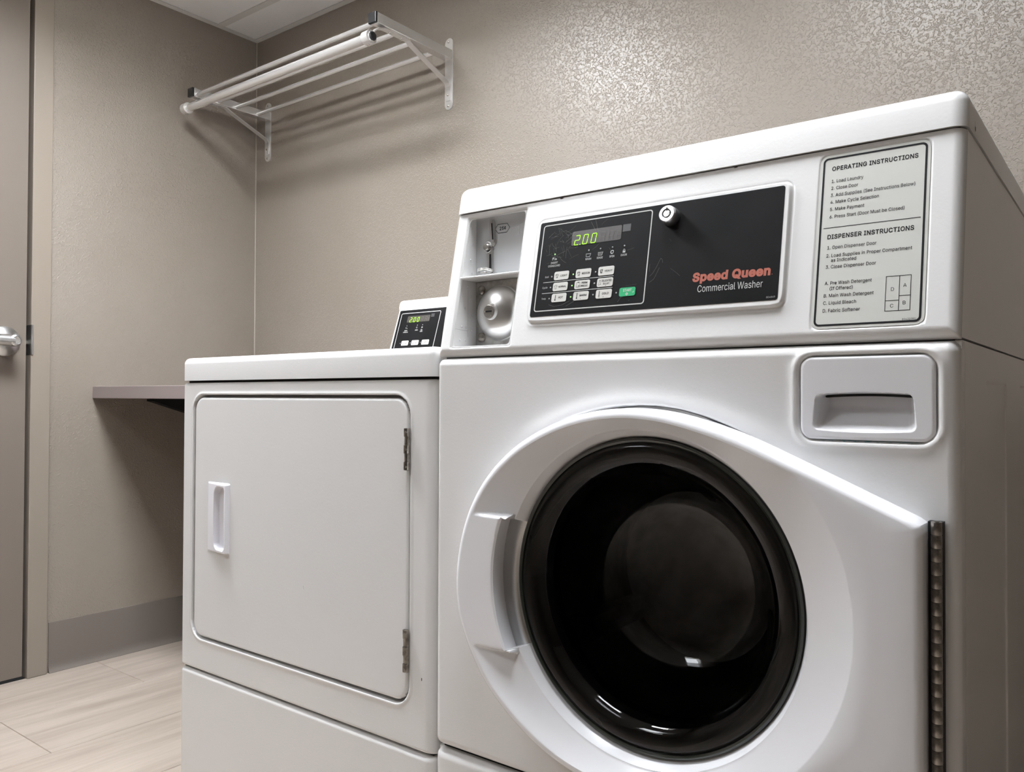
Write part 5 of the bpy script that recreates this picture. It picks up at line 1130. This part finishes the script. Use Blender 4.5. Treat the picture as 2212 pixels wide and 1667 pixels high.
# top
bm = nb(); box(bm, (DX0-0.0008, DYF-0.002, 0.8712), (DX1+0.001, 0.70, 0.9160))
e1 = [e for e in bm.edges if all(v.co.z > 0.91 for v in e.verts)]; e2 = [e for e in bm.edges if abs(e.verts[0].co.z-e.verts[1].co.z) > 0.01]
bmesh.ops.bevel(bm, geom=e1+e2, offset=0.0125, segments=6, profile=0.5, affect='EDGES')
bobj('top', bm, ENAMEL, ds, smooth=True, angle=60)
# door
def ddoor(U, V):
    d = sd_rr(U, V, -0.6415, 0.3790, -0.0590, 0.8386, 0.026); return 0.0006+edge_round(-d, 0.0045)
dd = field('door', axis(-0.6415, -0.0590, 0.010, [(-0.6415, 0.030, 0.0022), (-0.0590, 0.030, 0.0022), (-0.6415, 0.006, 0.0008), (-0.0590, 0.006, 0.0008), (-0.556, 0.036, 0.003)]),
      axis(0.3790, 0.8386, 0.012, [(0.3790, 0.03, 0.0022), (0.8386, 0.03, 0.0022), (0.3790, 0.006, 0.0008), (0.8386, 0.006, 0.0008)]), ddoor, ENAMEL, ds, DF,
      hole=lambda U, V: (sd_rr(U, V, -0.6415, 0.3790, -0.0590, 0.8386, 0.026) > 0) | ((abs(U+0.556) < 0.030) & (abs(V-0.6118) < 0.062)), label='flat white square door')
bm = nb(); P = rrect(-0.6415, 0.3790, -0.0590, 0.8386, 0.026, 8); Qi = rrect(-0.6385, 0.3820, -0.0620, 0.8356, 0.024, 8)
poly(bm, Qi, -0.0205)
A = [bm.verts.new((x, y, -0.0036)) for x, y in P]; B = [bm.verts.new((x, y, -0.0180)) for x, y in Qi]
for i in range(len(P)): j = (i+1) % len(P); bm.faces.new((A[i], A[j], B[j], B[i]))
bobj('door_edge', bm, ENAMEL, dd, smooth=True, angle=30, fr=DF)
# scooped pull handle: wedge with a rounded pocket
def hfn(U, V):
    d = sd_rr(U, V, -0.5940, 0.5455, -0.5225, 0.6780, 0.004)
    wdg = 0.0010+0.0072*ss(U, -0.598, -0.526)+0.0010*(1-((V-0.6118)/0.066)**2)
    n = wdg*ss(-d, 0.0, 0.0032)+0.0004
    g = sd_rr(U, V, -0.5690, 0.5515, -0.5285, 0.6720, 0.009)
    t = np.clip((U+0.5690)/0.030, 0, 1)
    # the pocket's corners sweep round on its left side
    g2 = sd_rr(U, V, -0.5690, 0.5515+0*U, -0.4900, 0.6720, 0.016)
    g = np.maximum(g, g2)
    return n-(0.010+0.014*t)*ss(-g, 0.0, 0.0026)
field('handle', axis(-0.5940, -0.5225, 0.0010), axis(0.5455, 0.6780, 0.0022, [(0.5455, 0.018, 0.0008), (0.6780, 0.018, 0.0008)]), hfn, PLASTIC2, dd, at(DF, 0, 0, 0.0004), skirt=-0.003, label='glossy white scooped pull')
# hinges with five knuckles each
H0 = None
for zt in (0.7932, 0.4902):
    if H0 is None:
        bm = nb(); box(bm, (-0.0625, -0.0022, zt-0.0636), (-0.0535, 0.0008, zt))
        for k in range(5):
            z1 = zt-0.0127*k; lq = [0.0128, 0.0128, 0.0128, 0.0128, 0.0124][k]
            cyl(bm, (-0.0578, -0.0022+(0.0012 if k % 2 else 0), z1-lq+0.0005), (-0.0578, -0.0022+(0.0012 if k % 2 else 0), z1), 0.0044 if k % 2 == 0 else 0.0036, seg=16)
        for z in (zt-0.006, zt-0.032, zt-0.058): cyl(bm, (-0.0558, -0.008, z), (-0.0558, -0.002, z), 0.0018, seg=10)
        H0 = bobj('hinge', bm, HINGE, dd, smooth=True, angle=40)
    else: inst(H0, dd, offset=(0, 0, zt-0.7932))
bm = nb(); line(bm, [(-0.3056, 0.5200), (-0.3050, 0.5160), (-0.3042, 0.5140)], 0.0007, 0.0009); bobj('scuff_mark', bm, PRINTGREY, dd, fr=DF)
chip(-0.0290, 0.4205, 0.0010, 0.0028, DF, -0.0002, ds)

# rear console of the dryer
cz = lambda v, n: (DCON @ Vector((0, v, n)))
prof = [(0.5400, 0.9150)]
for v, n in ((0.0, 0.0), (0.152, 0.0), (0.157, 0.0006), (0.160, 0.0026), (0.164, 0.0040), (0.172, 0.0046), (0.178, 0.0036), (0.1815, 0.0008), (0.1835, -0.0040), (0.1842, -0.010)):
    p = cz(v, n); prof.append((p.y, p.z))
prof += [(0.69, prof[-1][1]+0.004), (0.70, prof[-1][1]-0.006), (0.70, 0.9150)]
prof = prof[1:]
bm = nb(); xs = [(DX0+0.0070, 0.014), (DX0+0.0082, 0.006), (DX0+0.0120, 0.0016), (DX0+0.0175, 0.0), (DX1-0.0175, 0.0), (DX1-0.0120, 0.0016), (DX1-0.0082, 0.006), (DX1-0.0070, 0.014)]
cyv = sum(p[0] for p in prof)/len(prof); czv = sum(p[1] for p in prof)/len(prof)
rows = []
for x, ins in xs:
    row = []
    for y, z in prof:
        dy, dz = y-cyv, z-czv; l = math.hypot(dy, dz); row.append(bm.verts.new((x, y-dy/l*ins*0.5, z-dz/l*ins*0.5)))
    rows.append(row)
for A, B in zip(rows, rows[1:]):
    for i in range(len(prof)): j = (i+1) % len(prof); bm.faces.new((A[i], A[j], B[j], B[i]))
bm.faces.new(rows[0]); bm.faces.new(rows[-1][::-1]); bmesh.ops.recalc_face_normals(bm, faces=bm.faces)
bobj('console', bm, ENAMEL, ds, smooth=True, angle=50, label='raised console at the back of the dryer')
DP = 0.0010; DPR = DP+0.00018
bm = nb(); poly(bm, rrect(-0.6706, 0.0120, -0.3000, 0.1536, 0.003), -0.0005, DP); dcp = bobj('control_panel', bm, BLACKPLATE, ds, fr=DCON, label='black control panel film')
bm = nb(); ring(bm, rrect(-0.6626, 0.0170, -0.5272, 0.1456, 0.0042), rrect(-0.6611, 0.0185, -0.5287, 0.1441, 0.003), DPR)
for s, c, v, w_ in (('INSERT', -.6337, .0962, .0105), ('COINS/CARD', -.6341, .0920, .0170), ('DRYING', -.5974, .0962, .0090), ('COOL', -.5797, .0962, .0060), ('DOWN', -.5799, .0920, .0080)):
    text(bm, s, c-w_/2, v, 0.0027, DPR, u1=c+w_/2, bold=0.012)
line(bm, [(-.6365, .1030), (-.6362, .1058), (-.6347, .1058), (-.6347, .1046)], 0.0007, DPR); line(bm, [(-.6326, .1034), (-.6326, .1046), (-.6307, .1046), (-.6307, .1034)], 0.0005, DPR, True)
line(bm, [(-.5974+0.0019*math.cos(t), .1045+0.0019*math.sin(t)) for t in np.linspace(1, 6, 16)], 0.0006, DPR)
for k in range(3): line(bm, [(-.5815+0.0014*k, .1022), (-.5807+0.0014*k, .1042), (-.5815+0.0014*k, .1062)], 0.0006, DPR)
bobj('small_lettering', bm, PRINTWHITE, dcp, fr=DCON, kind='stuff')
bm = nb(); poly(bm, rrect(-.6378, .1198, -.5605, .1365, 0.0018, 4), DP, DP+0.0002); bobj('display_window', bm, mat('grey display window', srgb(66, 62, 58), 0.35), dcp, fr=DCON)
bm = nb(); poly(bm, rrect(-.5580, .1305, -.5470, .1392, 0.0003, 2), DP, DP+0.0001); bobj('sensor_window', bm, mat('sensor window', srgb(62, 61, 63), 0.4), dcp, fr=DCON)
bm = nb()
seg7(bm, -.6290, .1196, .0070, .0128, 'abged', DP+0.0005, t=0.0012); seg7(bm, -.6162, .1196, .0070, .0128, 'abcdef', DP+0.0005, t=0.0012); seg7(bm, -.6034, .1196, .0070, .0128, 'abcdef', DP+0.0005, t=0.0012)
poly(bm, [(-.6200, .1197), (-.6189, .1197), (-.6188, .1208), (-.6199, .1208)], DP+0.0005)
bobj('digits', bm, LIT, dcp, fr=DCON, label='glowing green digits 2.00')
bm = nb(); seg7(bm, -.5905, .1199, .0072, .0128, 'abcefg', DP+0.0004); seg7(bm, -.5777, .1199, .0072, .0128, 'abcefg', DP+0.0004); seg7(bm, -.5658, .1199, .0040, .0128, 'efg', DP+0.0004)
bobj('unlit_digits', bm, mat('pale unlit segments', srgb(98, 94, 90), 0.4), dcp, fr=DCON)
L1 = None
for (u, v) in ((-.6339, .1104), (-.5977, .1107), (-.5798, .1107), (-.6429, .0639), (-.6081, .0639), (-.5735, .0640), (-.6429, .0484), (-.6081, .0484), (-.5735, .0484)):
    if L1 is None:
        bm = nb(); lathe(bm, [(0.00115, DP-0.0005), (0.00115, DP+0.0003), (0.0007, DP+0.0005), (0, DP+0.0006)], 12); L1 = (bobj('indicator_lamp', bm, LEDOFF, dcp, smooth=True, fr=at(DCON, u, v)), u, v)
    else: inst(L1[0], dcp, offset=DCON.to_3x3() @ Vector((u-L1[1], v-L1[2], 0)))
def dbtn(c, a, b, fill):
    def d(bm, n):
        thermo(bm, c-0.0062, .0642, n, fill); text(bm, a, c-0.0022, .0654, 0.0026, n, u1=c+0.0070, bold=0.012); text(bm, b, c-0.0026, .0613, 0.0026, n, u1=c+0.0074, bold=0.012)
    return d
for (u0, u1, a, b, f) in ((-.6387, -.6149, 'HIGH', 'TEMP', 1), (-.6040, -.5800, 'LOW', 'TEMP', 1), (-.5694, -.5452, 'NO', 'HEAT', 0)):
    button(DCON, DP, u0, .0576, u1, .0703, BUTTON, ds, dbtn((u0+u1)/2, a, b, f), PRINTBLACK)

# ------------------------------------------------------------------ WALL RACK
rk = thing('drying_rack', (-1.287, Y1, 1.82), 'aluminium wall rack of parallel bars with a hanging rod, high in the corner', 'wall rack')
AXS = (-0.8350, -1.7370)                      # the two brackets
YW = Y1
def bracket(x, sgn):
    # wall plate, rounded ends
    bm = nb(); P = [(x+0.016*math.cos(t), 1.7285+0.016*math.sin(t)) for t in np.linspace(math.pi, 2*math.pi, 10)]+[(x+0.016*math.cos(t), 1.9145+0.016*math.sin(t)) for t in np.linspace(0, math.pi, 10)]
    poly(bm, P, 0.0, 0.0045)
    bmesh.ops.bevel(bm, geom=[e for e in bm.edges if all(v.co.z > 0.004 for v in e.verts)], offset=0.001, segments=2, affect='EDGES')
    WFR = frame((0, YW, 0), (1, 0, 0), (0, 0, 1), (0, -1, 0))
    pl = bobj('wall_plate', bm, ALU_PAINT, rk, fr=WFR, smooth=True, angle=30)
    # square tube arm
    bm = nb(); box(bm, (x-0.0145, 0.6410, 1.8630), (x+0.0145, YW-0.0045, 1.8915), 0.0012, 1)
    bobj('arm', bm, ALU, rk)
    bm = nb(); box(bm, (x-0.0150, 0.6330, 1.8623), (x+0.0150, 0.6412, 1.8922), 0.0015, 2); bobj('end_cap', bm, BLACKCAP, rk, label='black plastic end cap')
    # flat strap: wall plate -> diagonal -> under the arm -> horn that carries the rod
    path = [(YW-0.0055, 1.7385), (YW-0.0055, 1.7820), (YW-0.012, 1.7920), (0.786, 1.8520), (0.770, 1.8610), (0.690, 1.8615), (0.676, 1.8608), (0.652, 1.8530), (0.6350, 1.8370)]
    bm = nb(); V = []
    wd = 0.0095
    for i, (y, z) in enumerate(path):
        a = path[max(i-1, 0)]; c = path[min(i+1, len(path)-1)]
        t = Vector((c[0]-a[0], c[1]-a[1])).normalized(); nx = Vector((-t.y, t.x))*0.0015
        V.append([bm.verts.new((x+sx_*wd, y+nx.x*q, z+nx.y*q)) for sx_, q in ((-1, -1), (1, -1), (1, 1), (-1, 1))])
    for A, B in zip(V, V[1:]):
        for k in range(4): bm.faces.new((A[k], A[(k+1) % 4], B[(k+1) % 4], B[k]))
    bm.faces.new(V[0]); bm.faces.new(V[-1][::-1]); bmesh.ops.recalc_face_normals(bm, faces=bm.faces)
    bobj('brace', bm, ALU_PAINT, rk)
    # collar round the rod
    bm = nb(); lathe(bm, [(0.0128, -0.012), (0.0185, -0.012), (0.0185, 0.012), (0.0128, 0.012), (0.0128, -0.012)], 32)
    bobj('rod_collar', bm, ALU_PAINT, rk, smooth=True, angle=30, fr=frame((x, 0.6215, 1.8170), (0, 1, 0), (0, 0, 1), (1, 0, 0)))
    return pl
bracket(AXS[0], 1); bracket(AXS[1], -1)
bar0 = None
for y in (0.6540, 0.7345, 0.8060, 0.8945):
    if bar0 is None:
        bm = nb(); cyl(bm, (AXS[1]+0.0140, y, 1.8722), (AXS[0]-0.0140, y, 1.8722), 0.0074, seg=24, caps=False); bar0 = bobj('shelf_bar', bm, ALU, rk, smooth=True); yb0 = y
    else: inst(bar0, rk, offset=(0, y-yb0, 0))
bm = nb(); cyl(bm, (AXS[1]-0.016, 0.6215, 1.8170), (AXS[0]+0.016, 0.6215, 1.8170), 0.0128, seg=32); bobj('hanging_rod', bm, ALU, rk, smooth=True, angle=40, label='thicker rod hung below the front')
for x, s in ((AXS[0]+0.016, 1), (AXS[1]-0.016, -1)):
    bm = nb(); lathe(bm, [(0.0118, -0.002*s), (0.0118, 0.003*s), (0.0100, 0.0048*s), (0, 0.005*s)], 28)
    bobj('rod_plug', bm, BLACKCAP, rk, smooth=True, fr=frame((x, 0.6215, 1.8170), (0, 1, 0), (0, 0, 1), (1, 0, 0)), label='black round rod plug')
S0 = None
def screw(p, d):
    global S0
    bm = nb(); lathe(bm, [(0.0042, 0.0), (0.0040, 0.0015), (0.0025, 0.0028), (0, 0.0032)], 16)
    z = Vector(d); xx = z.orthogonal().normalized(); bobj('screw', bm, STEEL, rk, smooth=True, fr=frame(p, xx, z.cross(xx), z))
for x in AXS:
    for y in (0.7005, 0.7455): screw((x, y, 1.8600), (0, 0, -1))
    for z in (1.9190, 1.7235): screw((x, YW-0.0045, z), (0, -1, 0))
    screw((x, YW-0.0072, 1.7560), (0, -1, 0)); screw((x, 0.6215, 1.7985), (0, 0, -1))

# ------------------------------------------------------------------ COUNTER
ct = thing('wall_counter', (-1.26, 0.65, 0.83), 'grey brown laminate counter fixed in the corner beside the dryer', 'counter')
bm = nb(); box(bm, (X0, 0.3540, 0.8335), (-0.705, Y1, 0.8715), 0.0012, 1); bobj('countertop', bm, LAMINATE, ct)
bm = nb(); poly(bm, [(0.5330, 0.8335), (Y1, 0.8335), (Y1, 0.7000), (0.9300, 0.7000), (0.5330, 0.8250)], 0.0, 0.0400)
bobj('support_bracket', bm, BRACKET, ct, fr=frame((X0+0.0, 0, 0), (0, 1, 0), (0, 0, 1), (1, 0, 0)), label='black triangular support under the counter')
